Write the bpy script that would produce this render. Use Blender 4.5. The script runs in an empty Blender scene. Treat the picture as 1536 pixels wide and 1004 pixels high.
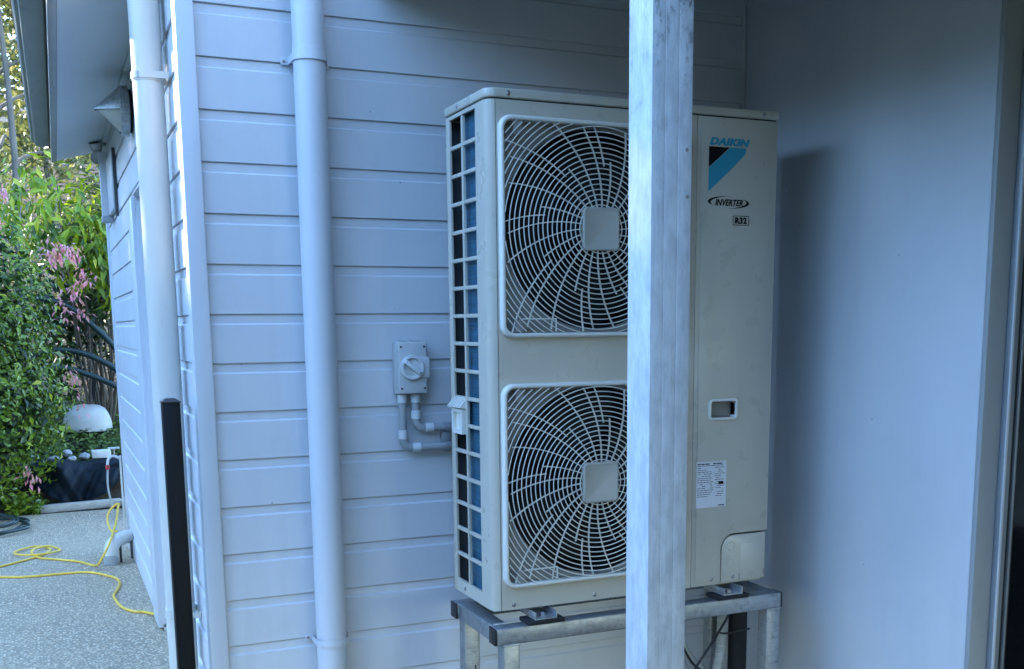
import bpy, bmesh, math, random
from mathutils import Vector, Matrix
R = math.radians
random.seed(7)
S = bpy.context.scene
COL = S.collection

# ------------------------------------------------------------------ camera
cam = bpy.data.cameras.new('camera'); camo = bpy.data.objects.new('camera', cam); COL.objects.link(camo)
cam.sensor_width = 36; cam.lens = 37.70; cam.shift_x = -0.01632; cam.shift_y = 0.15773
cam.clip_start = 0.05; cam.clip_end = 2000
rot = Matrix(((0.913188, 0.0720888, -0.401112), (-0.4074456, 0.1404851, -0.9023591), (-0.0086997, 0.9874549, 0.1576616)))
camo.matrix_world = Matrix.Translation((-0.39067, -3.26020, 1.41)) @ rot.to_4x4()
S.camera = camo

# ------------------------------------------------------------------ sky, sun, exposure
SUN_EL = 22.0
TRAVEL = Vector((0.70, -0.714, 0)).normalized() * math.cos(R(SUN_EL)) + Vector((0, 0, -math.sin(R(SUN_EL))))
w = bpy.data.worlds.new('World'); S.world = w; w.use_nodes = True
nt = w.node_tree; nt.nodes.clear()
sky = nt.nodes.new('ShaderNodeTexSky'); sky.sky_type = 'NISHITA'; sky.sun_disc = False
sky.sun_elevation = R(SUN_EL); sky.sun_rotation = math.atan2(-TRAVEL.x, -TRAVEL.y)
sky.air_density = 1.0; sky.dust_density = 0.0; sky.ozone_density = 4.3
bg = nt.nodes.new('ShaderNodeBackground'); bg.inputs[1].default_value = 0.15
wo = nt.nodes.new('ShaderNodeOutputWorld')
nt.links.new(sky.outputs[0], bg.inputs[0]); nt.links.new(bg.outputs[0], wo.inputs[0])
sl = bpy.data.lights.new('sun', 'SUN'); sl.energy = 2.0; sl.angle = R(0.5); sl.color = (1, .93, .82)
so = bpy.data.objects.new('sun', sl); COL.objects.link(so)
so.rotation_euler = TRAVEL.to_track_quat('-Z', 'Y').to_euler()
vs = S.view_settings; vs.view_transform = 'Standard'; vs.look = 'None'; vs.gamma = 1; vs.exposure = 3.6
vs.use_curve_mapping = False

# ------------------------------------------------------------------ materials
def new_mat(name):
    m = bpy.data.materials.new(name); m.use_nodes = True
    t = m.node_tree; return m, t, t.nodes['Principled BSDF']
def node(t, kind, **kw):
    n = t.nodes.new(kind)
    for k, v in kw.items():
        if k.startswith('i_'):
            key = k[2:]; key = int(key) if key.isdigit() else key.replace('_', ' ')
            n.inputs[key].default_value = v
        else: setattr(n, k, v)
    return n
def ramp(t, fac, stops):
    r = t.nodes.new('ShaderNodeValToRGB'); e = r.color_ramp.elements
    while len(e) < len(stops): e.new(.5)
    for i, (p, c) in enumerate(stops): e[i].position = p; e[i].color = (*c, 1) if len(c) == 3 else c
    t.links.new(fac, r.inputs[0]); return r.outputs[0]
def coords(t, scale=(1, 1, 1)):
    # world-space position, so the grain does not repeat from piece to piece
    g = t.nodes.new('ShaderNodeNewGeometry'); mp = t.nodes.new('ShaderNodeMapping'); mp.inputs['Scale'].default_value = scale
    t.links.new(g.outputs['Position'], mp.inputs[0]); return mp.outputs[0]
def noise(t, vec, scale, detail=4, rough=.55):
    n = node(t, 'ShaderNodeTexNoise', i_Scale=scale, i_Detail=detail, i_Roughness=rough); t.links.new(vec, n.inputs['Vector']); return n.outputs[0]
def bump(t, b, height, strength=.2, dist=.002):
    n = node(t, 'ShaderNodeBump', i_Strength=strength, i_Distance=dist); t.links.new(height, n.inputs['Height']); t.links.new(n.outputs[0], b.inputs['Normal']); return n
def mix(t, fac, a, b):
    n = t.nodes.new('ShaderNodeMix'); n.data_type = 'RGBA'
    for s, v in ((6, a), (7, b)):
        if isinstance(v, tuple): n.inputs[s].default_value = (*v, 1)
        else: t.links.new(v, n.inputs[s])
    if isinstance(fac, float): n.inputs[0].default_value = fac
    else: t.links.new(fac, n.inputs[0])
    return n.outputs[2]

MAT = {}
def plain(name, col, rough=.5, metal=0., var=.06, scale=6., bmp=.05, bscale=120, spec=.5, stretch=(1, 1, 1)):
    m, t, b = new_mat(name)
    c = coords(t, stretch); n = noise(t, c, scale)
    lo = tuple(max(0, x * (1 - var)) for x in col); hi = tuple(min(1, x * (1 + var)) for x in col)
    t.links.new(ramp(t, n, [(.3, lo), (.7, hi)]), b.inputs['Base Color'])
    b.inputs['Roughness'].default_value = rough; b.inputs['Metallic'].default_value = metal; b.inputs['Specular IOR Level'].default_value = spec
    if bmp: bump(t, b, noise(t, c, bscale, 3), bmp, .001)
    MAT[name] = m; return m

def painted(name, col, rough=.42, dirt=(.3, .28, .25), dirt_amt=.35, flecks=True, stretch=(1, 1, 1)):
    """house paint: gentle mottling, faint dirt, tiny scuffs"""
    m, t, b = new_mat(name); c = coords(t, stretch)
    base = ramp(t, noise(t, c, 1.7, 5), [(.25, tuple(x * .93 for x in col)), (.75, tuple(min(1, x * 1.05) for x in col))])
    d = ramp(t, noise(t, c, 5.5, 8, .68), [(.56, (0, 0, 0)), (.80, (dirt_amt,) * 3)])
    base = mix(t, d, base, dirt)
    if flecks:
        v = node(t, 'ShaderNodeTexVoronoi', i_Scale=8.5); t.links.new(c, v.inputs['Vector'])
        f = ramp(t, v.outputs['Distance'], [(.0, (1, 1, 1)), (.012, (.85,) * 3), (.026, (0, 0, 0))])
        stk = ramp(t, noise(t, coords(t, (9, 9, .7)), 1.6, 6, .6), [(.52, (0, 0, 0)), (.75, (.20,) * 3)])
        base = mix(t, stk, base, tuple(x * .72 for x in col))
        base = mix(t, f, base, (.12, .11, .10))
    t.links.new(base, b.inputs['Base Color'])
    rr = ramp(t, noise(t, c, 14, 4), [(.3, (rough - .06,) * 3), (.7, (rough + .1,) * 3)]); t.links.new(rr, b.inputs['Roughness'])
    wav = node(t, 'ShaderNodeMath', operation='MULTIPLY_ADD'); t.links.new(noise(t, c, 7, 3), wav.inputs[0]); wav.inputs[1].default_value = 3.0
    t.links.new(noise(t, c, 260, 4, .6), wav.inputs[2]); bump(t, b, wav.outputs[0], .14, .0013)
    MAT[name] = m; return m

painted('wall_paint', (.60, .615, .64), .45, dirt_amt=.16)
painted('trim_paint', (.60, .615, .64), .38, dirt_amt=.12)
mat_deck = plain('low_bounce_dark', (.045, .037, .03), .6, var=.25, scale=8)  # dark colour chosen to cut light bounced under the porch roof
painted('render_paint', (.60, .62, .645), .6, dirt_amt=.10)
painted('soffit_paint', (.60, .62, .64), .6, dirt_amt=.10, flecks=False)
painted('pvc_white', (.63, .605, .54), .33, dirt=(.34, .33, .29), dirt_amt=.22, stretch=(1, 1, .25))
painted('pvc_painted', (.60, .615, .64), .33, dirt_amt=.10, flecks=False, stretch=(1, 1, .25))
painted('gutter_paint', (.30, .32, .31), .5, dirt=(.11, .10, .08), dirt_amt=.55, flecks=False, stretch=(1, .4, 1))
painted('fascia_paint', (.36, .37, .37), .5, dirt=(.2, .19, .17), dirt_amt=.3, flecks=False)
painted('casing_paint', (.49, .455, .375), .30, dirt=(.42, .39, .32), dirt_amt=.03, flecks=False)
plain('guard_plastic', (.68, .655, .58), .30, var=.03)
plain('badge_plastic', (.41, .39, .33), .42, var=.03)
plain('shroud_plastic', (.24, .23, .205), .55, var=.06)
plain('fan_cavity_black', (.011, .012, .013), .55, spec=.2)
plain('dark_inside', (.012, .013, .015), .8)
plain('inner_steel', (.075, .08, .085), .42, metal=.3, var=.2, stretch=(1, 1, .2))
plain('black_plastic', (.012, .012, .014), .42, var=.2)
plain('rubber', (.014, .014, .015), .85, bmp=.4, bscale=300)
plain('isolator_grey', (.50, .51, .50), .42, var=.03, bmp=.12, bscale=500)
plain('isolator_light', (.60, .61, .60), .4, var=.03)
plain('conduit_grey', (.34, .355, .36), .42, var=.06)
plain('coupling_white', (.62, .63, .62), .4, var=.03)
plain('screw_steel', (.30, .30, .30), .38, metal=.9, var=.2)
plain('logo_blue', (.0, .27, .40), .4, var=.02, bmp=0)
plain('ink_black', (.004, .004, .005), .6, var=.02, bmp=0, spec=.12)
plain('label_paper', (.62, .63, .66), .45, var=.02, bmp=0)
plain('black_powdercoat', (.004, .0045, .006), .5, var=.15, spec=.25)
plain('door_glass', (.004, .005, .007), .06, var=0, bmp=0)
plain('door_dark', (.03, .033, .036), .4, metal=.4)
plain('door_alu', (.30, .32, .34), .4, metal=.3)
plain('hose_green', (.012, .030, .027), .35, var=.15)
plain('cord_yellow', (.80, .52, .07), .45, var=.12, scale=30)
plain('basin_white', (.62, .62, .57), .45, var=.12, scale=9)
plain('stem', (.10, .075, .05), .8, var=.3, bmp=.5)
plain('bark', (.13, .11, .09), .85, var=.35, scale=9, bmp=.7, bscale=50, stretch=(1, 1, .3))
plain('flex_white', (.50, .50, .46), .5)
plain('pipe_wrap', (.010, .010, .011), .75, bmp=.5, bscale=60)
plain('cable_white', (.42, .43, .42), .5)
plain('brass_red', (.45, .05, .05), .4)
plain('roof_metal', (.25, .27, .28), .45, metal=.3)
plain('lens_cream', (.50, .47, .40), .5, var=.1)
plain('weathered_white', (.62, .61, .57), .7, var=.2, scale=15)

def mat_galv(name, col=(.36, .375, .385), rough=.42):
    m, t, b = new_mat(name); c = coords(t, (1, 1, 1))
    v = node(t, 'ShaderNodeTexVoronoi', i_Scale=70.0); t.links.new(c, v.inputs['Vector'])
    hs = ramp(t, v.outputs['Color'], [(0, tuple(x * .86 for x in col)), (1, tuple(x * 1.12 for x in col))])
    d = ramp(t, noise(t, c, 38, 8, .7), [(.55, (0, 0, 0)), (.68, (.75,) * 3)])
    st = ramp(t, noise(t, coords(t, (6, 6, 60)), 2.2, 5, .6), [(.45, (0, 0, 0)), (.7, (.45,) * 3)])
    base = mix(t, st, mix(t, d, hs, (.16, .165, .16)), (.22, .225, .22))
    t.links.new(base, b.inputs['Base Color'])
    b.inputs['Metallic'].default_value = .75
    t.links.new(ramp(t, noise(t, c, 20), [(.3, (rough - .1,) * 3), (.7, (rough + .14,) * 3)]), b.inputs['Roughness'])
    bump(t, b, noise(t, c, 90, 5), .15, .001); MAT[name] = m
mat_galv('galvanised'); mat_galv('galvanised_light', (.50, .52, .53), .48)

def mat_post():
    """weathered white-painted timber: streaks, grey bare patches, black grime"""
    m, t, b = new_mat('weathered_post'); c = coords(t)
    base = ramp(t, noise(t, coords(t, (11, 11, 4.5)), 2.2, 8, .68), [(.25, (.46, .47, .48)), (.55, (.64, .65, .655)), (.8, (.74, .74, .73))])
    g = noise(t, coords(t, (24, 24, 13)), 1.6, 10, .76)
    base = mix(t, ramp(t, g, [(.48, (0, 0, 0)), (.66, (.42,) * 3)]), base, (.36, .365, .365))
    fine = noise(t, coords(t, (160, 160, 14)), 1, 5, .6)
    base = mix(t, ramp(t, fine, [(.48, (0, 0, 0)), (.74, (.34,) * 3)]), base, (.30, .305, .31))
    # black mould patches, mostly near the top
    z = t.nodes.new('ShaderNodeSeparateXYZ'); gg = t.nodes.new('ShaderNodeNewGeometry'); t.links.new(gg.outputs['Position'], z.inputs[0])
    zr = node(t, 'ShaderNodeMapRange', i_1=1.72, i_2=2.0, i_3=0.0, i_4=1.0); t.links.new(z.outputs[2], zr.inputs[0])
    mo = ramp(t, noise(t, coords(t, (22, 22, 12)), 1.7, 9, .75), [(.55, (0, 0, 0)), (.68, (.8,) * 3)])
    mm = node(t, 'ShaderNodeMath', operation='MULTIPLY'); t.links.new(mo, mm.inputs[0]); t.links.new(zr.outputs[0], mm.inputs[1])
    base = mix(t, mm.outputs[0], base, (.07, .07, .075))
    t.links.new(base, b.inputs['Base Color']); b.inputs['Roughness'].default_value = .55
    bump(t, b, noise(t, coords(t, (140, 140, 10)), 1, 5, .6), .25, .001); MAT['weathered_post'] = m
mat_post()

def mat_concrete():
    m, t, b = new_mat('aggregate_concrete'); c = coords(t)
    v = node(t, 'ShaderNodeTexVoronoi', i_Scale=74.0); t.links.new(c, v.inputs['Vector'])
    sep = t.nodes.new('ShaderNodeSeparateColor'); t.links.new(v.outputs['Color'], sep.inputs[0])
    st = ramp(t, sep.outputs[0], [(0, (.29, .20, .11)), (.25, (.60, .44, .265)), (.55, (.72, .54, .335)), (.82, (.90, .75, .51)), (1, (.35, .25, .145))])
    gap = ramp(t, v.outputs['Distance'], [(.28, (0, 0, 0)), (.55, (1, 1, 1))])
    st = mix(t, gap, st, (.29, .23, .155))
    big = ramp(t, noise(t, c, 1.6, 6, .6), [(.35, (0, 0, 0)), (.7, (.60,) * 3)])
    st = mix(t, big, st, (.46, .36, .225))
    t.links.new(st, b.inputs['Base Color']); b.inputs['Roughness'].default_value = .75
    inv = node(t, 'ShaderNodeMath', operation='SUBTRACT'); inv.inputs[0].default_value = 1; t.links.new(v.outputs['Distance'], inv.inputs[1])
    bump(t, b, inv.outputs[0], .8, .006); MAT['aggregate_concrete'] = m
mat_concrete()

def mat_soil():
    m, t, b = new_mat('soil'); c = coords(t)
    t.links.new(ramp(t, noise(t, c, 7, 9, .7), [(.3, (.035, .026, .018)), (.55, (.085, .065, .042)), (.75, (.16, .13, .085))]), b.inputs['Base Color'])
    b.inputs['Roughness'].default_value = .95; bump(t, b, noise(t, c, 20, 8, .7), .9, .03); MAT['soil'] = m
mat_soil()
plain('low_bounce_green', (.035, .05, .018), .9, var=.4, scale=12, bmp=.8, bscale=60)  # dark green chosen to cut light bounced off the yard
def mat_wood(name, a, bcol, stretch):
    m, t, b = new_mat(name)
    t.links.new(ramp(t, noise(t, coords(t, stretch), 3, 8, .65), [(.3, a), (.7, bcol)]), b.inputs['Base Color'])
    b.inputs['Roughness'].default_value = .8; bump(t, b, noise(t, coords(t, stretch), 5, 6), .4, .003); MAT[name] = m
mat_wood('sleeper_wood', (.32, .28, .22), (.60, .54, .45), (4, 40, 40))
mat_wood('dark_timber', (.006, .005, .006), (.02, .016, .018), (20, 20, 3))
def mat_tarp():
    m, t, b = new_mat('tarp'); c = coords(t)
    t.links.new(ramp(t, noise(t, c, 5, 7, .65), [(.3, (.004, .009, .014)), (.65, (.010, .022, .032)), (.85, (.035, .045, .05))]), b.inputs['Base Color'])
    b.inputs['Roughness'].default_value = .7; b.inputs['Specular IOR Level'].default_value = .25; bump(t, b, noise(t, c, 28, 6, .6), .35, .01); MAT['tarp'] = m
mat_tarp()
def mat_coil():
    m, t, b = new_mat('coil_fins')
    f = noise(t, coords(t, (1, 1, 1)), 24, 6, .6)
    st = noise(t, coords(t, (3, 3, 260)), 1, 2)
    base = mix(t, ramp(t, st, [(.4, (0, 0, 0)), (.65, (.75,) * 3)]), ramp(t, f, [(.3, (.022, .105, .175)), (.7, (.04, .165, .26))]), (.012, .045, .075))
    t.links.new(base, b.inputs['Base Color']); b.inputs['Roughness'].default_value = .45; b.inputs['Metallic'].default_value = .2
    MAT['coil_fins'] = m
mat_coil()
def leaf_mat(name, stops, rough=.32, trans=.25, spec=.5):
    m, t, b = new_mat(name)
    a = node(t, 'ShaderNodeAttribute', attribute_name='tint'); c = ramp(t, a.outputs['Fac'], stops)
    t.links.new(c, b.inputs['Base Color']); b.inputs['Roughness'].default_value = rough; b.inputs['Specular IOR Level'].default_value = spec
    tr = t.nodes.new('ShaderNodeBsdfTranslucent'); t.links.new(c, tr.inputs['Color'])
    ms = t.nodes.new('ShaderNodeMixShader'); ms.inputs[0].default_value = trans
    out = t.nodes['Material Output']
    t.links.new(b.outputs[0], ms.inputs[1]); t.links.new(tr.outputs[0], ms.inputs[2]); t.links.new(ms.outputs[0], out.inputs[0]); MAT[name] = m
leaf_mat('bush_leaf', [(0, (.045, .085, .010)), (.40, (.12, .20, .016)), (.75, (.25, .34, .025)), (1, (.42, .46, .06))], .25)
leaf_mat('bright_leaf', [(0, (.05, .10, .010)), (.4, (.17, .27, .015)), (.75, (.36, .43, .02)), (1, (.55, .50, .04))], .36, .4)
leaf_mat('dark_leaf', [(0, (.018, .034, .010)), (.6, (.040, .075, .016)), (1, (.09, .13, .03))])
leaf_mat('tree_leaf', [(0, (.06, .07, .022)), (.4, (.13, .145, .04)), (.75, (.24, .24, .07)), (1, (.44, .40, .17))], .5, .35)
leaf_mat('pink_leaf', [(0, (.70, .36, .22)), (.5, (.82, .26, .30)), (1, (.88, .45, .50))], .45, .4)
leaf_mat('dry_grass', [(0, (.22, .16, .09)), (.6, (.42, .31, .18)), (1, (.27, .29, .08))], .7, .3)
leaf_mat('cover_leaf', [(0, (.05, .09, .018)), (.6, (.13, .20, .03)), (1, (.24, .30, .06))], .4, .25)

# ------------------------------------------------------------------ mesh helpers
class MB:
    def __init__(s): s.v = []; s.f = []
    def add(s, vs, fs):
        o = len(s.v); s.v += [tuple(x) for x in vs]; s.f += [tuple(i + o for i in f) for f in fs]; return s
    def box(s, x0, x1, y0, y1, z0, z1):
        return s.add([(x0, y0, z0), (x1, y0, z0), (x1, y1, z0), (x0, y1, z0), (x0, y0, z1), (x1, y0, z1), (x1, y1, z1), (x0, y1, z1)],
                     [(0, 3, 2, 1), (4, 5, 6, 7), (0, 1, 5, 4), (1, 2, 6, 5), (2, 3, 7, 6), (3, 0, 4, 7)])
    def prism(s, pts, axis, a, b):
        """polygon pts (2-D) extruded along axis from a to b; axis x: pts=(y,z), y: (x,z), z: (x,y)"""
        def P(p, t): return {'x': (t, p[0], p[1]), 'y': (p[0], t, p[1]), 'z': (p[0], p[1], t)}[axis]
        n = len(pts)
        return s.add([P(p, a) for p in pts] + [P(p, b) for p in pts],
                     [tuple(range(n))[::-1], tuple(range(n, 2 * n))] + [(i, (i + 1) % n, (i + 1) % n + n, i + n) for i in range(n)])
    def tube(s, path, r, seg=10, caps=True, closed=False):
        path = [Vector(p) for p in path]; n = len(path); rs = r if isinstance(r, (list, tuple)) else [r] * n
        rings = []; up = None
        for i, p in enumerate(path):
            a = path[(i - 1) % n] if (closed or i > 0) else p; b = path[(i + 1) % n] if (closed or i < n - 1) else p
            d = (b - a).normalized()
            if up is None: up = d.orthogonal().normalized()
            else:
                up = up - d * up.dot(d); up = up.normalized() if up.length > 1e-6 else d.orthogonal().normalized()
            q = d.cross(up)
            rings.append([p + (up * math.cos(2 * math.pi * (k + .5) / seg) + q * math.sin(2 * math.pi * (k + .5) / seg)) * rs[i] for k in range(seg)])
        vs = [v for rg in rings for v in rg]; fs = []
        for i in range(n if closed else n - 1):
            j = (i + 1) % n
            for k in range(seg):
                k2 = (k + 1) % seg; fs.append((i * seg + k, i * seg + k2, j * seg + k2, j * seg + k))
        if caps and not closed: fs += [tuple(range(seg))[::-1], tuple(range((n - 1) * seg, n * seg))]
        return s.add(vs, fs)
    def lathe(s, prof, origin, axis, seg=32):
        """prof: (radius, height along axis)"""
        ax = Vector(axis).normalized(); u = ax.orthogonal().normalized(); q = ax.cross(u); o = Vector(origin); n = len(prof)
        vs = []; fs = []
        for k in range(seg):
            t = 2 * math.pi * k / seg; d = u * math.cos(t) + q * math.sin(t)
            vs += [o + ax * h + d * r for r, h in prof]
        for k in range(seg):
            k2 = (k + 1) % seg
            for i in range(n - 1): fs.append((k * n + i, k2 * n + i, k2 * n + i + 1, k * n + i + 1))
        return s.add(vs, fs)
    def build(s, name, mat, parent=None, bevel=0., seg=2, smooth=False, angle=None, weld=False):
        me = bpy.data.meshes.new(name); me.from_pydata(s.v, [], s.f)
        bm = bmesh.new(); bm.from_mesh(me)
        if weld: bmesh.ops.remove_doubles(bm, verts=bm.verts, dist=1e-6)
        bmesh.ops.recalc_face_normals(bm, faces=bm.faces)
        if bevel:
            es = [e for e in bm.edges if len(e.link_faces) == 2 and e.calc_face_angle(0) > R(28)]
            bmesh.ops.bevel(bm, geom=es, offset=bevel, segments=seg, affect='EDGES', profile=.5, clamp_overlap=True)
        if smooth or bevel:
            for f in bm.faces: f.smooth = True
            for e in bm.edges:
                if len(e.link_faces) == 2 and e.calc_face_angle(0) > R(angle or 32): e.smooth = False
        bm.to_mesh(me); bm.free()
        return link(name, me, mat, parent)
def link(name, me, mat, parent=None):
    if mat and not me.materials: me.materials.append(MAT[mat] if isinstance(mat, str) else mat)
    o = bpy.data.objects.new(name, me); COL.objects.link(o)
    if parent: o.parent = parent; o.matrix_parent_inverse = Matrix.Translation(-parent_loc(parent))
    return o
def parent_loc(p):
    if p.parent is None: return Vector(p.location)
    return parent_loc(p.parent) + p.matrix_parent_inverse.translation + Vector(p.location)
def empty(name, loc=(0, 0, 0)):
    o = bpy.data.objects.new(name, None); COL.objects.link(o); o.location = loc; o.empty_display_size = .1; return o
def tag(o, label=None, cat=None, group=None, kind=None):
    for k, v in (('label', label), ('category', cat), ('group', group), ('kind', kind)):
        if v: o[k] = v
    return o
def same(o, parent, loc=(0, 0, 0)):
    """another object sharing o's mesh, moved by loc"""
    c = bpy.data.objects.new(o.name.split('.')[0], o.data); COL.objects.link(c); c.location = loc
    if parent: c.parent = parent; c.matrix_parent_inverse = Matrix.Translation(-parent_loc(parent))
    return c
def box(name, mat, parent, x0, x1, y0, y1, z0, z1, bevel=0., **k): return MB().box(x0, x1, y0, y1, z0, z1).build(name, mat, parent, bevel, **k)
def cut(o, *boxes):
    cm = MB()
    for b in boxes: cm.box(*b)
    c = cm.build('cutter', None)
    md = o.modifiers.new('b', 'BOOLEAN'); md.operation = 'DIFFERENCE'; md.object = c; md.solver = 'EXACT'
    dg = bpy.context.evaluated_depsgraph_get(); me = bpy.data.meshes.new_from_object(o.evaluated_get(dg))
    o.modifiers.clear(); o.data = me; bpy.data.objects.remove(c)
def arc(cx, cy, r, a0, a1, n): return [(cx + r * math.cos(R(a0 + (a1 - a0) * i / n)), cy + r * math.sin(R(a0 + (a1 - a0) * i / n))) for i in range(n + 1)]
def smooth_path(pts, sub=8):
    P = [Vector(p) for p in pts]; out = []
    for i in range(len(P) - 1):
        p0 = P[max(0, i - 1)]; p1 = P[i]; p2 = P[i + 1]; p3 = P[min(len(P) - 1, i + 2)]
        for k in range(sub):
            t = k / sub
            out.append(.5 * ((2 * p1) + (p2 - p0) * t + (2 * p0 - 5 * p1 + 4 * p2 - p3) * t * t + (3 * p1 - p0 - 3 * p2 + p3) * t ** 3))
    return out + [P[-1]]
def text_mesh(body, size, shear=0., bold=0., xscale=1.):
    cu = bpy.data.curves.new('txt', 'FONT'); cu.body = body; cu.size = size; cu.shear = shear; cu.offset = bold; cu.align_x = 'LEFT'; cu.resolution_u = 3; cu.space_character = 1.06; cu.extrude = .0004
    o = bpy.data.objects.new('txt', cu); COL.objects.link(o)
    dg = bpy.context.evaluated_depsgraph_get(); me = bpy.data.meshes.new_from_object(o.evaluated_get(dg)); bpy.data.objects.remove(o)
    xs = [v.co.x for v in me.vertices]; ys = [v.co.y for v in me.vertices]
    return me, min(xs), max(xs), min(ys), max(ys)
def text_fit(name, body, mat, parent, x0, x1, z0, z1, y, shear=0., bold=0.):
    """lettering on a plane facing -y, fitted to a rectangle"""
    me, a, b, c, d = text_mesh(body, .1, shear, bold)
    for v in me.vertices:
        px, py, pz = v.co; v.co = (x0 + (px - a) / (b - a) * (x1 - x0), y - pz, z0 + (py - c) / (d - c) * (z1 - z0))
    me.name = name; return link(name, me, mat, parent)

# ------------------------------------------------------------------ leaves
def leaf_cloud(name, mat, parent, pts, size, length=2.2, droop=.35, outward=None, tint=None, fold=.25, jitter=.35, seed=1):
    """one mesh of many folded leaves (4 triangles each) with a colour value per leaf"""
    rnd = random.Random(seed); V = []; F = []; T = []
    for i, p in enumerate(pts):
        p = Vector(p); n = (outward(p) if outward else Vector((rnd.uniform(-1, 1), rnd.uniform(-1, 1), rnd.uniform(-.2, 1))))
        n = (n + Vector((rnd.gauss(0, jitter), rnd.gauss(0, jitter), rnd.gauss(0, jitter) + .25))).normalized()
        d = Vector((rnd.gauss(0, 1), rnd.gauss(0, 1), rnd.gauss(0, .6) - droop * 2)); d = (d - n * d.dot(n))
        if d.length < 1e-4: continue
        d.normalize(); q = n.cross(d); s = size * rnd.uniform(.6, 1.3); L = s * length; wd = s * .5
        o = len(V); bend = -n * (L * rnd.uniform(.05, .22))
        V += [p, p + d * L * .42 + q * wd + n * fold * wd, p + d * L * .42, p + d * L * .42 - q * wd + n * fold * wd, p + d * L + bend]
        F += [(o, o + 2, o + 1), (o, o + 3, o + 2), (o + 1, o + 2, o + 4), (o + 2, o + 3, o + 4)]
        tv = min(1, max(0, (tint(p, rnd) if tint else rnd.random()))); T += [tv] * 5
    me = bpy.data.meshes.new(name); me.from_pydata([tuple(v) for v in V], [], F)
    at = me.attributes.new('tint', 'FLOAT', 'POINT'); at.data.foreach_set('value', T)
    return link(name, me, mat, parent)
def blob_points(rnd, blobs, n, shell=.55):
    out = []; tot = sum(b[1][0] * b[1][1] + b[1][0] * b[1][2] + b[1][1] * b[1][2] for b in blobs)
    for c, r in blobs:
        k = int(n * (r[0] * r[1] + r[0] * r[2] + r[1] * r[2]) / tot)
        for _ in range(k):
            d = Vector((rnd.gauss(0, 1), rnd.gauss(0, 1), rnd.gauss(0, 1))).normalized(); t = shell + (1 - shell) * rnd.random() ** .6
            bumpy = 1 + .12 * math.sin(d.x * 7 + c[0] * 9) * math.sin(d.z * 6 + c[2] * 5) + .1 * math.sin(d.y * 9 + d.z * 8)
            out.append(Vector(c) + Vector((d.x * r[0], d.y * r[1], d.z * r[2])) * t * bumpy)
    return out

# ================================================================== GROUND
g = MB().add([(-400, -400, -.12), (400, -400, -.12), (400, 400, -.12), (-400, 400, -.12)], [(0, 1, 2, 3)]).build('ground', 'soil'); tag(g, kind='structure')
slab = box('concrete_path', 'aggregate_concrete', None, -1.45, 7, -.9, 5.72, -.11, 0); tag(slab, kind='structure')
added_dark_ground = box('added_dark_ground', 'low_bounce_green', None, -11, 9, -10, 5.72, -.118, -.112); tag(added_dark_ground, kind='structure')  # unseen dark ground, added to cut bounced light
def bank(x, y):
    if y < 5.95: z = -.03
    elif y < 6.35: z = -.03 + (y - 5.95) / .4 * .33
    elif y < 8: z = .30 + (y - 6.35) * .22
    else: z = .663 + (y - 8) * .28
    return z + .03 * math.sin(x * 3.1 + y * 2) + .02 * math.sin(x * 7 - y * 5)
bm_ = MB(); nx, ny = 56, 60; X0, X1, Y0, Y1 = -26, 24, 5.73, 40
V = []
for j in range(ny + 1):
    y = Y0 + (Y1 - Y0) * (j / ny) ** 1.9
    for i in range(nx + 1):
        t = 2 * i / nx - 1; x = -.5 + (abs(t) ** 1.7) * math.copysign(25, t); V.append((x, y, bank(x, y)))
bm_.add(V, [(j * (nx + 1) + i, j * (nx + 1) + i + 1, (j + 1) * (nx + 1) + i + 1, (j + 1) * (nx + 1) + i) for j in range(ny) for i in range(nx)])
hill = bm_.build('garden_bank', 'soil', smooth=True); tag(hill, kind='structure')

# ================================================================== HOUSE
house = tag(empty('house', (0, 0, 0)), 'pale blue-grey weatherboard house with covered porch alcove and side eave', 'house')
PITCH = .14394; ZL = 2.3106                     # groove line k lies at ZL - k * PITCH
YW = .02; XS = .016                             # face of the porch wall, face of the side wall
wall_f = box('porch_wall', 'wall_paint', house, .012, 1.93, YW + .0088, YW + .12, -.02, 2.95)
def board_profile(z_top, z_bot):
    """depth behind the face, height: recessed band with a small bevel under each groove"""
    return [(.024, z_top), (.0065, z_top), (.0065, z_top - .0235), (.0, z_top - .0285), (.0, z_bot + .0015), (.002, z_bot), (.024, z_bot)]
GAP = .0014
for k in range(-5, 17):
    zt = ZL - k * PITCH - GAP; zb = max(ZL - (k + 1) * PITCH + GAP, .005)
    dy = random.uniform(-.0006, .0006)
    MB().prism([(YW + d + dy, z) for d, z in board_profile(zt, zb)], 'x', .048, 1.897).build('weatherboard', 'wall_paint', wall_f)
box('corner_board', 'trim_paint', house, 0, .0505, 0, YW + .05, 0, 2.95, bevel=.0018)
box('corner_bead', 'trim_paint', house, 1.8975, 1.9095, YW - .004, YW + .024, 0, 2.95, bevel=.001)

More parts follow.
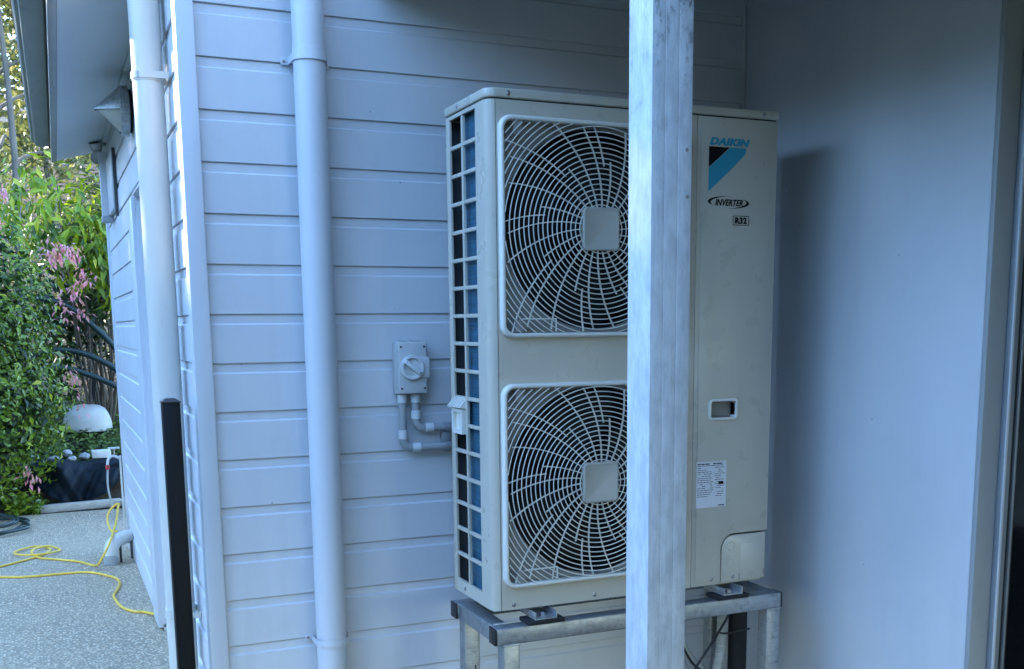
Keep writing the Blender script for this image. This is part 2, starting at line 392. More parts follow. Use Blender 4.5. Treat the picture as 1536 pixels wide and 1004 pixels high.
# side wall: a doorway between y .74 and 1.93, wall end at y 4.03
YE = 4.03; D0, D1, DH = .74, 1.93, 1.985
wall_s = MB()
wall_s.box(XS + .0088, XS + .12, YW + .125, D0, 0, 2.95).box(XS + .0088, XS + .12, D1, YE - .01, -.02, 2.95).box(XS + .0088, XS + .12, D0, D1, DH, 2.95)
wall_s = wall_s.build('side_wall', 'wall_paint', house)
def side_board(y0, y1, zt, zb):
    dx = random.uniform(-.0005, .0005)
    MB().prism([(XS + d + dx, z) for d, z in board_profile(zt, zb)][::-1], 'y', y0, y1).build('weatherboard', 'wall_paint', wall_s)
for k in range(-5, 17):
    zt = ZL - k * PITCH - GAP; zb = max(ZL - (k + 1) * PITCH + GAP, .012)
    if zb > DH: side_board(YW + .055, YE - .03, zt, zb)
    elif zt > DH:
        side_board(YW + .055, D0 - .0, zt, zb); side_board(D1 + .0, YE - .03, zt, zb); side_board(D0 + .001, D1 - .001, zt, DH + .012)
    else:
        side_board(YW + .055, D0 - .10, zt, zb); side_board(2.165, YE - .03, zt, zb)
box('end_board', 'trim_paint', house, XS - .012, XS + .10, YE - .029, YE + .03, 0, 2.47, bevel=.002)
box('door_casing', 'trim_paint', house, 0, XS + .02, D1 + .0, 2.163, .012, DH, bevel=.002)
box('door_casing', 'trim_paint', house, 0, XS + .02, D0 - .098, D0, .012, DH, bevel=.002)
box('door_reveal', 'trim_paint', house, .0172, .34, D1 - .014, D1 - .001, .03, DH, bevel=.001)
box('door_reveal', 'trim_paint', house, .0172, .34, D0 + .001, D0 + .014, .03, DH, bevel=.001)
box('door_head', 'trim_paint', house, .004, .34, D0 + .015, D1 - .015, DH + .001, DH + .011)
box('side_door', 'trim_paint', house, .30, .335, D0 + .016, D1 - .016, .05, DH - .003, bevel=.002)
box('door_sill', 'wall_paint', house, .019, .33, D0 - .05, D1 - .20, 0.001, .085, bevel=.003)

# eave of the side wall: raked soffit, fascia, gutter (runs slightly out of square with the wall)
EY0, EY1 = .50, 4.06
def ex(x, y): return x + (-.024) * (1 - (y - .5) / 3.5) * 1.4      # outer edge drifts 3 cm over its length
def eave_piece(name, mat, poly, y0=EY0, y1=EY1, bevel=0., par=house):
    n = len(poly); vs = [(ex(x, y0) if x < -.1 else x, y0, z) for x, z in poly] + [(ex(x, y1) if x < -.1 else x, y1, z) for x, z in poly]
    fs = [tuple(range(n)), tuple(range(n, 2 * n))[::-1]] + [(i, i + n, (i + 1) % n + n, (i + 1) % n) for i in range(n)]
    return MB().add(vs, fs).build(name, mat, par, bevel)
eave_piece('soffit', 'soffit_paint', [(-.249, 2.417), (XS + .006, 2.494), (XS + .006, 2.506), (-.249, 2.429)])
eave_piece('fascia', 'fascia_paint', [(-.279, 2.408), (-.2505, 2.408), (-.2505, 2.60), (-.279, 2.60)], bevel=.002)
eave_piece('soffit_bead', 'soffit_paint', [(XS - .028, 2.474), (XS - .002, 2.474), (XS - .002, 2.4885), (XS - .028, 2.4815)], y0=EY0 + .01, y1=EY1 - .02)
gut = [(-.2815, 2.60), (-.2815, 2.497), (-.288, 2.490), (-.352, 2.490), (-.362, 2.496), (-.366, 2.508), (-.378, 2.512), (-.384, 2.522), (-.384, 2.585), (-.390, 2.592), (-.384, 2.60), (-.376, 2.594), (-.376, 2.53), (-.36, 2.515), (-.352, 2.498), (-.29, 2.498), (-.2865, 2.60)]
eave_piece('gutter', 'gutter_paint', gut[::-1], y1=EY1 - .05)
eave_piece('gutter_end', 'gutter_paint', [(-.2815, 2.595), (-.2815, 2.497), (-.352, 2.492), (-.380, 2.52), (-.380, 2.595)][::-1], y0=EY1 - .0495, y1=EY1 - .047)
eave_piece('verge_board', 'fascia_paint', [(-.2485, 2.43), (XS + .10, 2.507), (XS + .10, 2.66), (-.2485, 2.58)], y0=EY1 + .001, y1=EY1 + .022, bevel=.001)
MB().add([(-.40, EY0 - .02, 2.612), (4.6, EY0 - .02, 4.05), (4.6, EY1 + .04, 4.05), (-.37, EY1 + .04, 2.612),
          (-.40, EY0 - .02, 2.63), (4.6, EY0 - .02, 4.07), (4.6, EY1 + .04, 4.07), (-.37, EY1 + .04, 2.63)],
         [(3, 2, 1, 0), (4, 5, 6, 7), (0, 1, 5, 4), (1, 2, 6, 5), (2, 3, 7, 6), (3, 0, 4, 7)]).build('roof', 'roof_metal', house)
box('gable_wall', 'wall_paint', house, .03, 4.5, EY0 + .0, EY0 + .06, 2.955, 3.0)
box('back_wall', 'wall_paint', house, .15, 4.6, YE - .16, YE - .05, 0, 2.6)

# porch alcove: rendered return wall, its end with a glazed sliding door beside it, ceiling and beam
XR = 1.9105; YR = -1.112
box('return_wall', 'render_paint', house, XR, 2.09, YR + .016, YW + .12, 0, 2.95, bevel=.002)
box('wall_end_panel', 'fascia_paint', house, XR + .0005, 1.979, YR, YR + .0155, 0, 2.95, bevel=.0015)
door = box('door_jamb', 'door_alu', house, 1.980, 2.0085, YR - .016, YR + .015, 0, 2.35, bevel=.003)
box('jamb_bead', 'trim_paint', door, 1.9795, 1.9875, YR - .021, YR - .0165, 0, 2.35, bevel=.001)
box('door_track', 'door_dark', door, 2.009, 2.032, YR + .0, YR + .015, 0, 2.35)
box('door_stile', 'door_alu', door, 2.0325, 2.041, YR - .006, YR + .015, .03, 2.35, bevel=.001)
box('door_stile', 'door_dark', door, 2.0415, 2.050, YR - .001, YR + .015, .03, 2.35)
box('door_glass', 'door_glass', door, 2.0505, 3.6, YR + .004, YR + .014, .03, 2.35)
box('front_wall', 'wall_paint', house, 2.0915, 5.6, YR + .017, YR + .12, 0, 2.95)
box('door_lintel', 'trim_paint', house, 1.98, 3.9, YR - .012, YR + .0155, 2.3515, 2.95)
box('front_wall_end', 'wall_paint', house, 3.602, 5.6, YR, YR + .0155, 0, 2.3505)
CZ = 2.565; RY = -6.2
box('porch_ceiling', 'low_bounce_dark', house, .60, 6.6, RY + .03, YW - .001, CZ, CZ + .02)  # unseen ceiling kept dark so less light bounces into the alcove
box('porch_beam', 'trim_paint', house, .57, 6.6, -1.42, -1.30, CZ - .14, CZ - .001, bevel=.003)
box('porch_fascia', 'trim_paint', house, .57, .598, RY, YW - .002, CZ - .16, CZ + .16, bevel=.002)
box('porch_fascia', 'trim_paint', house, .599, 6.6, RY, RY + .028, CZ - .16, CZ + .16, bevel=.002)
box('porch_roof', 'roof_metal', house, .53, 6.7, RY - .1, YW + .1, CZ + .165, CZ + .20)
box('porch_side_wall', 'wall_paint', house, 5.6, 5.75, RY, YR + .1, 0, CZ - .001)

deck = tag(empty('added_dark_floor', (2, -2.5, 0)), kind='structure')  # unseen dark floor, added to cut light bounced upward
for i in range(46):
    y0 = -6.1 + i * .132; y1 = y0 + .126
    if y1 > .015: y1 = .015
    box('added_floor_board', 'low_bounce_dark', deck, .10, 5.59, y0, y1, .002, .024, bevel=.002)

# ================================================================== PORCH POST
post = tag(empty('porch_post', (.747, -1.355, 0)), 'square weathered white timber post standing before the fan unit', 'post')
px0, px1, py0, py1 = .7017, .7923, -1.40, -1.3095
pm = []
def groove(x): return [(x - .0010, 0), (x, .0007), (x + .0010, 0)]
prof = [(px0, py0)] + [(x, py0 + d) for gx in (.731, .7615) for x, d in groove(gx)] + [(px1, py0), (px1, py1), (px0, py1)]
MB().prism(prof, 'z', 0, CZ - .1405).build('timber', 'weathered_post', post, bevel=.0022)
for zz, xx in ((1.6566, .7835), (1.745, .781)):
    MB().lathe([(0, -.0022), (.003, -.002), (.0036, 0), (0, .001)], (xx, py0, zz), (0, 1, 0), 10).build('nail_head', 'screw_steel', post)
MB().tube(smooth_path([(.7862, py0 - .001, 2.045), (.7866, py0 - .004, 2.03), (.7838, py0 - .004, 2.018), (.7815, py0 - .002, 2.012)], 4), .0012, 6).build('wire_scrap', 'black_plastic', post)

# ================================================================== DOWNPIPES
def downpipe(name, mat, label, cx, cy, r, z0, z1, clips, couplings, cdir):
    o = tag(empty(name, (cx, cy, z0)), label, 'downpipe')
    MB().lathe([(r * .9, z0 + .001), (r, z0), (r, z1), (r * .9, z1 - .001)], (cx, cy, 0), (0, 0, 1), 48).build('pipe', mat, o, smooth=True)
    for zc in couplings:
        MB().lathe([(r - .001, zc - .026), (r + .0022, zc - .025), (r + .0022, zc - .001), (r + .0006, zc), (r + .0006, zc + .004), (r - .001, zc + .0045)], (cx, cy, 0), (0, 0, 1), 48).build('coupling', mat, o, smooth=True)
    for zc in clips:
        wall = MB(); n = 14
        # a strap round the front of the pipe with two flat ears on the wall
        t = .0018; hw = .010; rr = r + .0028
        for s in range(2 * n):
            a0 = math.pi * (s / (2 * n)); a1 = math.pi * ((s + 1) / (2 * n))
            P = lambda a, q, z: ((cx + q * math.cos(a), cy - q * math.sin(a), z) if cdir == 'y' else (cx - q * math.sin(a), cy + q * math.cos(a), z))
            wall.add([P(a0, rr, zc - hw), P(a1, rr, zc - hw), P(a1, rr + t, zc - hw), P(a0, rr + t, zc - hw), P(a0, rr, zc + hw), P(a1, rr, zc + hw), P(a1, rr + t, zc + hw), P(a0, rr + t, zc + hw)],
                     [(0, 3, 2, 1), (4, 5, 6, 7), (0, 1, 5, 4), (1, 2, 6, 5), (2, 3, 7, 6), (3, 0, 4, 7)])
        cl = wall.build('clip', mat, o, weld=True, smooth=True)
        for s in (-1, 1):
            if cdir == 'y':
                x0, x1 = sorted((cx + s * (rr), cx + s * (rr + .0018)));   box('clip_leg', mat, cl, x0, x1, cy + .001, YW - .0015, zc - hw, zc + hw)
                x0, x1 = sorted((cx + s * (rr + .002), cx + s * (rr + .022))); box('clip_ear', mat, cl, x0, x1, YW - .004, YW - .001, zc - hw, zc + hw, bevel=.0012)
                MB().lathe([(0, -.004), (.003, -.0035), (.0045, -.001), (.0045, 0)], (cx + s * (rr + .013), YW - .004, zc), (0, 1, 0), 12).build('screw', 'screw_steel', cl, smooth=True)
            else:
                y0, y1 = sorted((cy + s * rr, cy + s * (rr + .0018))); box('clip_leg', mat, cl, cx + .001, XS - .0015, y0, y1, zc - hw, zc + hw)
                y0, y1 = sorted((cy + s * (rr + .002), cy + s * (rr + .022))); box('clip_ear', mat, cl, XS - .004, XS - .001, y0, y1, zc - hw, zc + hw, bevel=.0012)
    return o
downpipe('downpipe', 'pvc_painted', 'round downpipe painted like the boards, strapped to the porch wall near the isolator switch', .3615, -.0395, .0465, .0, 2.80, (2.172, .441), (2.198,), 'y')
downpipe('downpipe', 'pvc_white', 'round white downpipe on the side wall behind the black fence post', -.043, .392, .0462, .0, 2.60, (2.176, .470), (2.186, .492), 'x')

# black fence post
fp = tag(empty('fence_post', (-.071, .025, 0)), 'short black square metal post with pyramid cap at the house corner', 'post')
box('tube', 'black_powdercoat', fp, -.0965, -.0465, .0, .05, 0, 1.195, bevel=.002)
MB().add([(-.0985, -.002, 1.1955), (-.0445, -.002, 1.1955), (-.0445, .052, 1.1955), (-.0985, .052, 1.1955), (-.0985, -.002, 1.199), (-.0445, -.002, 1.199), (-.0445, .052, 1.199), (-.0985, .052, 1.199), (-.084, .012, 1.208), (-.059, .012, 1.208), (-.059, .038, 1.208), (-.084, .038, 1.208)],
         [(0, 3, 2, 1), (0, 1, 5, 4), (1, 2, 6, 5), (2, 3, 7, 6), (3, 0, 4, 7), (4, 5, 9, 8), (5, 6, 10, 9), (6, 7, 11, 10), (7, 4, 8, 11), (8, 9, 10, 11)]).build('cap', 'door_dark', fp)
# ================================================================== AIR CONDITIONER
UX, UY, UZ = .7193, -.5099, .6024; UW, UD, UH = .940, .320, 1.430
ac = tag(empty('air_conditioner', (UX + UW / 2, UY + UD / 2, UZ)), 'tall cream twin-fan outdoor air conditioner on a galvanised stand', 'air conditioner')
X = lambda r: UX + r
Z = lambda r: UZ + r
ZB, ZT = Z(.0), Z(1.401)
# corner column (rounded) with the side return
cr = .030
colp = [(X(.0238), UY), *[(x, y) for x, y in arc(X(cr), UY + cr, cr, -90 - 12, -180, 10)], (X(0), UY + .086), (X(.010), UY + .086), (X(.010), UY + .03), (X(.0238), UY + .012)]
MB().prism(colp, 'z', ZB, ZT).build('corner_column', 'casing_paint', ac, smooth=True, angle=40)
# side grille: 2 x 17 openings
RZ0, RZ1, NR = Z(.040), Z(1.3905), 17
rp = (RZ1 - RZ0) / NR
side = box('side_grille', 'casing_paint', ac, X(0), X(.008), UY + .290, UY + UD, ZB, ZT, bevel=.0012)
box('rail', 'casing_paint', side, X(0), X(.008), UY + .0863, UY + .2897, RZ1 + .0005, ZT)
box('rail', 'casing_paint', side, X(0), X(.008), UY + .0863, UY + .2897, ZB, RZ0 - .0005)
vb = box('bar', 'casing_paint', side, X(.0002), X(.010), UY + .1855, UY + .1975, RZ0, RZ1, bevel=.0018)
for i in range(1, NR):
    z = RZ0 + rp * i
    box('bar', 'casing_paint', side, X(.0005), X(.0105), UY + .0865, UY + .1853, z - .0055, z + .0055, bevel=.0018)
    box('bar', 'casing_paint', side, X(.0005), X(.0105), UY + .1977, UY + .2895, z - .0055, z + .0055, bevel=.0018)
# coil and inner sheets behind the grille
box('coil', 'coil_fins', ac, X(.020), X(.050), UY + .075, UY + .215, Z(.02), Z(1.40))
box('inner_sheet', 'inner_steel', ac, X(.062), X(.066), UY + .216, UY + .312, Z(.02), Z(1.40))
box('sheet_rib', 'inner_steel', ac, X(.022), X(.060), UY + .2155, UY + .221, Z(.02), Z(1.40))
# side hand grip
gz = RZ1 - rp * 10.55
grip = MB().prism([(UY + .2005, gz - .062), (UY + .286, gz - .062), (UY + .286, gz + .012), (UY + .2005, gz + .012)], 'x', X(-.011), X(.004)).build('hand_grip', 'guard_plastic', ac)
cut(grip, (X(-.03), X(-.001), UY + .213, UY + .274, gz - .050, gz + .001))
hood = MB().add([(X(.002), UY + .196, gz + .042), (X(.002), UY + .290, gz + .042), (X(-.022), UY + .290, gz + .016), (X(-.022), UY + .196, gz + .016), (X(.002), UY + .196, gz + .013), (X(.002), UY + .290, gz + .013)],
                [(0, 3, 2, 1), (3, 4, 5, 2), (0, 4, 3), (1, 2, 5), (0, 1, 5, 4)]).build('grip_hood', 'guard_plastic', grip)
for q in range(6):
    y = UY + .205 + q * .0155
    MB().add([(X(.0015), y, gz + .0430), (X(.0015), y + .006, gz + .0430), (X(-.0225), y + .006, gz + .017), (X(-.0225), y, gz + .017), (X(.0015), y, gz + .047), (X(.0015), y + .006, gz + .047), (X(-.0245), y + .006, gz + .019), (X(-.0245), y, gz + .019)],
             [(0, 1, 2, 3), (4, 7, 6, 5), (0, 4, 5, 1), (3, 2, 6, 7), (0, 3, 7, 4), (1, 5, 6, 2)]).build('rib', 'guard_plastic', grip)

# front panel with two square openings behind the fan guards
FX0, FX1 = .030, .627; FC = .3300                     # guard frame extent and fan centre (relative)
fans = [(1.0695, .772, 1.361), (.3555, .065, .646)]    # centre, bottom, top of each guard
fp_ = box('front_panel', 'casing_paint', ac, X(.0262), X(.6565), UY, UY + .012, ZB, ZT)
cut(fp_, *[(X(FX0 + .012), X(FX1 - .012), UY - .01, UY + .03, Z(b + .012), Z(t - .012)) for c, b, t in fans])
fp_.data.materials.clear(); fp_.data.materials.append(MAT['casing_paint'])
# bellmouth, duct, fan and guard
def rrect(x0, x1, z0, z1, r, n=6): return arc(x1 - r, z0 + r, r, -90, 0, n) + arc(x1 - r, z1 - r, r, 0, 90, n) + arc(x0 + r, z1 - r, r, 90, 180, n) + arc(x0 + r, z0 + r, r, 180, 270, n)
def loft(loops, closed_end=False):
    m = MB(); n = len(loops[0]); vs = [p for l in loops for p in l]; fs = []
    for i in range(len(loops) - 1):
        for k in range(n): fs.append((i * n + k, i * n + (k + 1) % n, (i + 1) * n + (k + 1) % n, (i + 1) * n + k))
    if closed_end: fs.append(tuple(range((len(loops) - 1) * n, len(loops) * n)))
    return m.add(vs, fs)
RING_R = .00155; PIT = .0140; R0 = .066
def ring_mesh(r, hx0, hx1, hz0, hz1):
    """one ring of the guard (clipped to the frame) about the fan centre"""
    out = []; N = 240
    inside = lambda a: hx0 < r * math.cos(a) < hx1 and hz0 < r * math.sin(a) < hz1
    angs = [2 * math.pi * i / N for i in range(N)]; ok = [inside(a) for a in angs]
    P = lambda a: (r * math.cos(a), -.018 - .007 * (1 - min(1, r / .3) ** 2), r * math.sin(a))
    if all(ok): out.append(MB().tube([P(a) for a in angs], RING_R, 5, closed=True))
    else:
        st = next((i for i in range(N) if not ok[i]), 0); cur = []
        for i in range(N + 1):
            j = (st + i) % N
            if ok[j]: cur.append(P(angs[j]))
            else:
                if len(cur) > 1: out.append(MB().tube(cur, RING_R, 5))
                cur = []
    return out
first = None
for fi, (c, b, t) in enumerate(fans):
    cx, cz = X(FC), Z(c)
    gd = None
    outer = lambda ins, r, y: [(x, y, z) for x, z in rrect(X(FX0 + ins), X(FX1 - ins), Z(b + ins), Z(t - ins), r)]
    gd = loft([outer(0, .034, UY + .0015), outer(0, .034, UY - .013), outer(.002, .033, UY - .018), outer(.005, .031, UY - .0205), outer(.0095, .028, UY - .0205), outer(.0125, .025, UY - .018), outer(.0135, .024, UY - .004)]).build('fan_guard', 'guard_plastic', ac, smooth=True, angle=50)
    hx0, hx1, hz0, hz1 = FX0 + .0122 - FC, FX1 - .0122 - FC, b + .0122 - c, t - .0122 - c
    if first is None:
        rings = []; k = 0
        while R0 + PIT * k < .385:
            rings += ring_mesh(R0 + PIT * k, hx0, hx1, hz0, hz1); k += 1
        spokes = []
        def spoke(a0, r0, r1, tw):
            m = MB(); pts = []; n = 20
            for i in range(n + 1):
                r = r0 + (r1 - r0) * i / n; a = a0 + tw * (r - .05) / .25
                if not (hx0 < r * math.cos(a) < hx1 and hz0 < r * math.sin(a) < hz1): break
                pts.append((r * math.cos(a), -.0135 - .007 * (1 - min(1, r / .3) ** 2), r * math.sin(a)))
            if len(pts) < 2: return None
            # flat bar standing on edge
            for i in range(len(pts) - 1):
                p, q = Vector(pts[i]), Vector(pts[i + 1]); d = (q - p).normalized(); s = d.cross(Vector((0, 1, 0))).normalized() * .0014; e = Vector((0, .0055, 0))
                m.add([p - s, p + s, p + s + e, p - s + e, q - s, q + s, q + s + e, q - s + e], [(0, 1, 2, 3), (4, 7, 6, 5), (0, 4, 5, 1), (1, 5, 6, 2), (2, 6, 7, 3), (3, 7, 4, 0)])
            return m
        NS = 26
        for i in range(NS):
            a = 2 * math.pi * i / NS
            rb = (.150, .150, .178)[i % 3]
            for mm in ((spoke(a, .05, rb + .008, R(19)), spoke(a + math.pi / NS, rb - .006, .40, R(19))) if i % 3 == 2 else (spoke(a, .05, .40, R(19)),)):
                if mm: spokes.append(mm)
        first = [m.build('ring', 'guard_plastic', None, smooth=True) for m in rings], [m.build('spoke', 'guard_plastic', None) for m in spokes]
        for o in first[0] + first[1]: o.location = (cx, UY, cz); o.parent = gd; o.matrix_parent_inverse = Matrix.Translation(-parent_loc(gd))
    else:
        for o in first[0] + first[1]: same(o, gd, (cx, UY, cz))
    bx = loft([[(x, UY + y, z) for x, z in rrect(cx - h, cx + h, cz - h * 1.03, cz + h * 1.03, r)] for h, r, y in ((.0565, .014, -.012), (.0575, .014, -.0265), (.056, .013, -.0295), (.052, .011, -.0305), (.051, .010, -.0300))], True).build('badge_plate', 'badge_plastic', gd, smooth=True, angle=35)
    # mould marks in the corners and the bottom strip
    box('guard_tab', 'shroud_plastic', gd, X(FX0 + .040), X(FX0 + .062), UY - .016, UY - .010, Z(t - .050), Z(t - .0165))
    box('guard_tab', 'shroud_plastic', gd, X(FX0 + .040), X(FX0 + .062), UY - .016, UY - .010, Z(b + .0165), Z(b + .050))
    box('guard_strip', 'guard_plastic', gd, X(FX0 + .062), X(FX0 + .165), UY - .0185, UY - .0145, Z(b + .050), Z(b + .0535))
    box('guard_strip', 'guard_plastic', gd, X(FX0 + .162), X(FX0 + .165), UY - .0185, UY - .0145, Z(b + .0165), Z(b + .0495))
    # bellmouth plate with round mouth
    n = 72; sq = []; c1 = []; c2 = []; c3 = []
    for i in range(n):
        a = 2 * math.pi * i / n; ca, sa = math.cos(a), math.sin(a)
        hx = (FX1 - FX0) / 2 - .006; hz = (t - b) / 2 - .006; sc = min(hx / abs(ca) if abs(ca) > 1e-6 else 9, hz / abs(sa) if abs(sa) > 1e-6 else 9)
        sq.append((X((FX0 + FX1) / 2) + ca * sc, UY + .014, Z((b + t) / 2) + sa * sc))
        for lst, r, y in ((c1, .284, .016), (c2, .275, .024), (c3, .270, .075)): lst.append((cx + ca * r, UY + y, cz + sa * r))
    bmh = loft([sq, c1, c2]).build('bellmouth', 'shroud_plastic', ac, smooth=True, angle=50)
    loft([c2, c3]).build('duct', 'fan_cavity_black', bmh, smooth=True)  # near-black colour stands in for shade inside the fan opening
    fan = MB().lathe([(0, .055), (.045, .057), (.056, .066), (.058, .14)], (cx, UY, cz), (0, 1, 0), 28).build('fan', 'fan_cavity_black', ac, smooth=True)
    for q in range(3):
        m = MB(); a0 = 2 * math.pi * q / 3 + .4 + fi
        vs = []
        for i in range(7):
            r = .05 + .210 * i / 6
            for j in range(7):
                a = a0 + (j / 6) * (1.35 + .35 * i / 6) - .25 * i / 6; vs.append((cx + r * math.cos(a), UY + .07 + .075 * j / 6, cz + r * math.sin(a)))
        m.add(vs, [(i * 7 + j, i * 7 + j + 1, (i + 1) * 7 + j + 1, (i + 1) * 7 + j) for i in range(6) for j in range(6)])
        m.build('blade', 'fan_cavity_black', fan, smooth=True)
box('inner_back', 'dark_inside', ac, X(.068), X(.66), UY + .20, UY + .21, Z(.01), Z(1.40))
box('back_panel', 'casing_paint', ac, X(.0085), X(UW), UY + UD - .004, UY + UD - .0005, ZB, ZT)
box('right_panel', 'casing_paint', ac, X(UW - .004), X(UW), UY + .021, UY + UD - .0045, ZB, ZT)
box('inner_shade_sheet', 'inner_steel', ac, X(.012), X(UW - .006), UY + UD - .009, UY + UD - .006, Z(.01), Z(1.39))  # added dark sheet; its colour stands in for shade inside the casing
box('base_tray', 'casing_paint', ac, X(.011), X(UW - .005), UY + .022, UY + UD - .005, Z(-.006), Z(.006))
# service panel on the right with rounded notch for the pipe cover
sp = [(X(.6585), Z(.0)), (X(.766), Z(.0)), (X(.766), Z(.105))] + [(X(x), Z(z)) for x, z in arc(.816, .108, .05, 180, 90, 8)] + [(X(UW), Z(.158)), (X(UW), ZT), (X(.6585), ZT)]
sv = MB().prism(sp, 'y', UY, UY + .02).build('service_panel', 'casing_paint', ac, bevel=.0018)
HB = (X(.717), X(.805), Z(.524), Z(.572))
rp_ = [(X(.672), Z(.015)), (X(.752), Z(.015)), (X(.752), Z(.112))] + [(X(x), Z(z)) for x, z in arc(.822, .112, .070, 180, 90, 8)] + [(X(.918), Z(.182)), (X(.918), Z(1.376)), (X(.672), Z(1.376))]
rv = MB().prism(rp_, 'y', UY - .0036, UY - .0003).build('raised_face', 'casing_paint', sv, bevel=.0026)
for o in (sv, rv):
    cut(o, (HB[0], HB[1], UY - .02, UY + .05, HB[2], HB[3])); o.data.materials.clear(); o.data.materials.append(MAT['casing_paint'])
    for p_ in o.data.polygons: p_.material_index = 0
lip = MB()
hl = loft([[(x, y, z) for x, z in rrect(HB[0] - q, HB[1] + q, HB[2] - q, HB[3] + q, .006 + q)] for q, y in ((.0085, UY - .003), (.0085, UY - .0085), (.005, UY - .0105), (.0015, UY - .0100), (0, UY - .0080), (0, UY + .020))]).build('pull_handle', 'guard_plastic', sv, smooth=True, angle=45)
box('pocket_floor', 'shroud_plastic', sv, HB[0] - .004, HB[1] + .004, UY + .0195, UY + .024, HB[2] - .004, HB[3] + .004)
em = [(X(.702), X(.8155), Z(.509), Z(.5102)), (X(.702), X(.8155), Z(.5838), Z(.585)), (X(.8143), X(.8155), Z(.5104), Z(.5836))]
for a in em: box('emboss_line', 'casing_paint', sv, a[0], a[1], UY - .0048, UY - .0035, a[2], a[3])
pc = MB().prism([(X(.770), Z(.004)), (X(.936), Z(.004)), (X(.936), Z(.152)), (X(.816), Z(.152))] + [(X(x), Z(z)) for x, z in arc(.816, .108, .044, 90, 180, 8)][1:], 'y', UY + .003, UY + .02).build('pipe_cover', 'casing_paint', ac, bevel=.0015)
box('knockout_plate', 'casing_paint', pc, X(.842), X(.928), UY + .0018, UY + .0029, Z(.022), Z(.122), bevel=.001)
for zz in (.118, .064):
    MB().lathe([(.0125, 0), (.014, -.0012), (.0155, 0)], (X(.806), UY + .003, Z(zz)), (0, 1, 0), 20).build('knockout_ring', 'casing_paint', pc, smooth=True)
box('slot', 'dark_inside', pc, X(.838), X(.8395), UY + .0022, UY + .0029, Z(.006), Z(.028)); box('slot', 'dark_inside', pc, X(.931), X(.9325), UY + .0022, UY + .0029, Z(.012), Z(.034))
# lid
lo = .0035
lidp = [(X(UW + lo), UY - lo), (X(UW + lo), UY + UD + lo), (X(-lo), UY + UD + lo)] + arc(X(cr), UY + cr, cr + lo, 180, 270, 10)
MB().prism(lidp, 'z', Z(1.405), Z(1.430)).build('lid', 'casing_paint', ac, bevel=.005, seg=3)
lp2 = [(X(UW - .004), UY + .004), (X(UW - .004), UY + UD - .004), (X(.004), UY + UD - .004)] + arc(X(cr), UY + cr, cr - .004, 180, 270, 8)
MB().prism(lp2, 'z', Z(1.398), Z(1.4049)).build('lid_seam', 'dark_inside', ac)
def screw(x, y, z, ax=(0, -1, 0), par=ac, r=.0048):
    MB().lathe([(0, .0035), (r * .6, .0032), (r, .0012), (r * 1.35, .0008), (r * 1.35, -.0005)], (x, y, z), ax, 14).build('screw', 'screw_steel', par, smooth=True)
for x, y, z in ((X(.061), UY - lo, Z(1.4165)), (X(.888), UY - lo, Z(1.4185)), (X(.063), UY, Z(.0145)), (X(.324), UY, Z(.0155)), (X(.731), UY - .0036, Z(.0195)), (X(.8155), UY + .003, Z(.0185))): screw(x, y, z)
screw(X(-lo), UY + .215, Z(1.4165), (-1, 0, 0)); screw(X(0), UY + .225, Z(.018), (-1, 0, 0))
# lettering and emblem on the service panel
ty = UY - .0043
text_fit('brand_lettering', 'DAIKIN', 'logo_blue', ac, X(.697), X(.838), Z(1.321), Z(1.343), ty, shear=.25, bold=.0062)
MB().prism([(X(.6955), Z(1.317)), (X(.6955), Z(1.258)), (X(.7675), Z(1.317))], 'y', ty, UY - .0037).build('emblem_black', 'ink_black', ac)
MB().prism([(X(.6955), Z(1.256)), (X(.6955), Z(1.190)), (X(.724), Z(1.213)), (X(.782), Z(1.262)), (X(.822), Z(1.300)), (X(.8265), Z(1.317)), (X(.7695), Z(1.317))], 'y', ty, UY - .0037).build('emblem_blue', 'logo_blue', ac)
text_fit('inverter_lettering', 'INVERTER', 'ink_black', ac, X(.7195), X(.8175), Z(1.150), Z(1.169), ty, shear=.28, bold=.0028)
def crescent(cx, cz, w_, h_, th, a0, a1):
    n = 24; o = [(cx + w_ * math.cos(R(a0 + (a1 - a0) * i / n)), cz + h_ * math.sin(R(a0 + (a1 - a0) * i / n))) for i in range(n + 1)]
    def tk(i): return th * math.sin(math.pi * i / n)
    i_ = [(cx + (w_ - 1.6 * tk(i)) * math.cos(R(a0 + (a1 - a0) * i / n)), cz + (h_ - .45 * tk(i)) * math.sin(R(a0 + (a1 - a0) * i / n))) for i in range(n + 1)]
    m = MB()
    for i in range(n): m.add([(o[i][0], ty, o[i][1]), (o[i + 1][0], ty, o[i + 1][1]), (i_[i + 1][0], ty, i_[i + 1][1]), (i_[i][0], ty, i_[i][1])], [(0, 1, 2, 3)])
    return m
crescent(X(.767), Z(1.1615), .073, .0165, .0075, 85, 225).build('inverter_swoosh', 'ink_black', ac)
crescent(X(.767), Z(1.1590), .073, .0165, .0075, -95, 50).build('inverter_swoosh', 'ink_black', ac)
for a in ((.783, .841, 1.0950, 1.0968), (.783, .841, 1.1212, 1.1230), (.783, .7848, 1.0969, 1.1211), (.8392, .841, 1.0969, 1.1211)): box('refrigerant_box', 'ink_black', ac, X(a[0]), X(a[1]), ty, UY - .0037, Z(a[2]), Z(a[3]))
text_fit('refrigerant_lettering', 'R32', 'ink_black', ac, X(.791), X(.833), Z(1.0995), Z(1.1185), ty, bold=.0045)
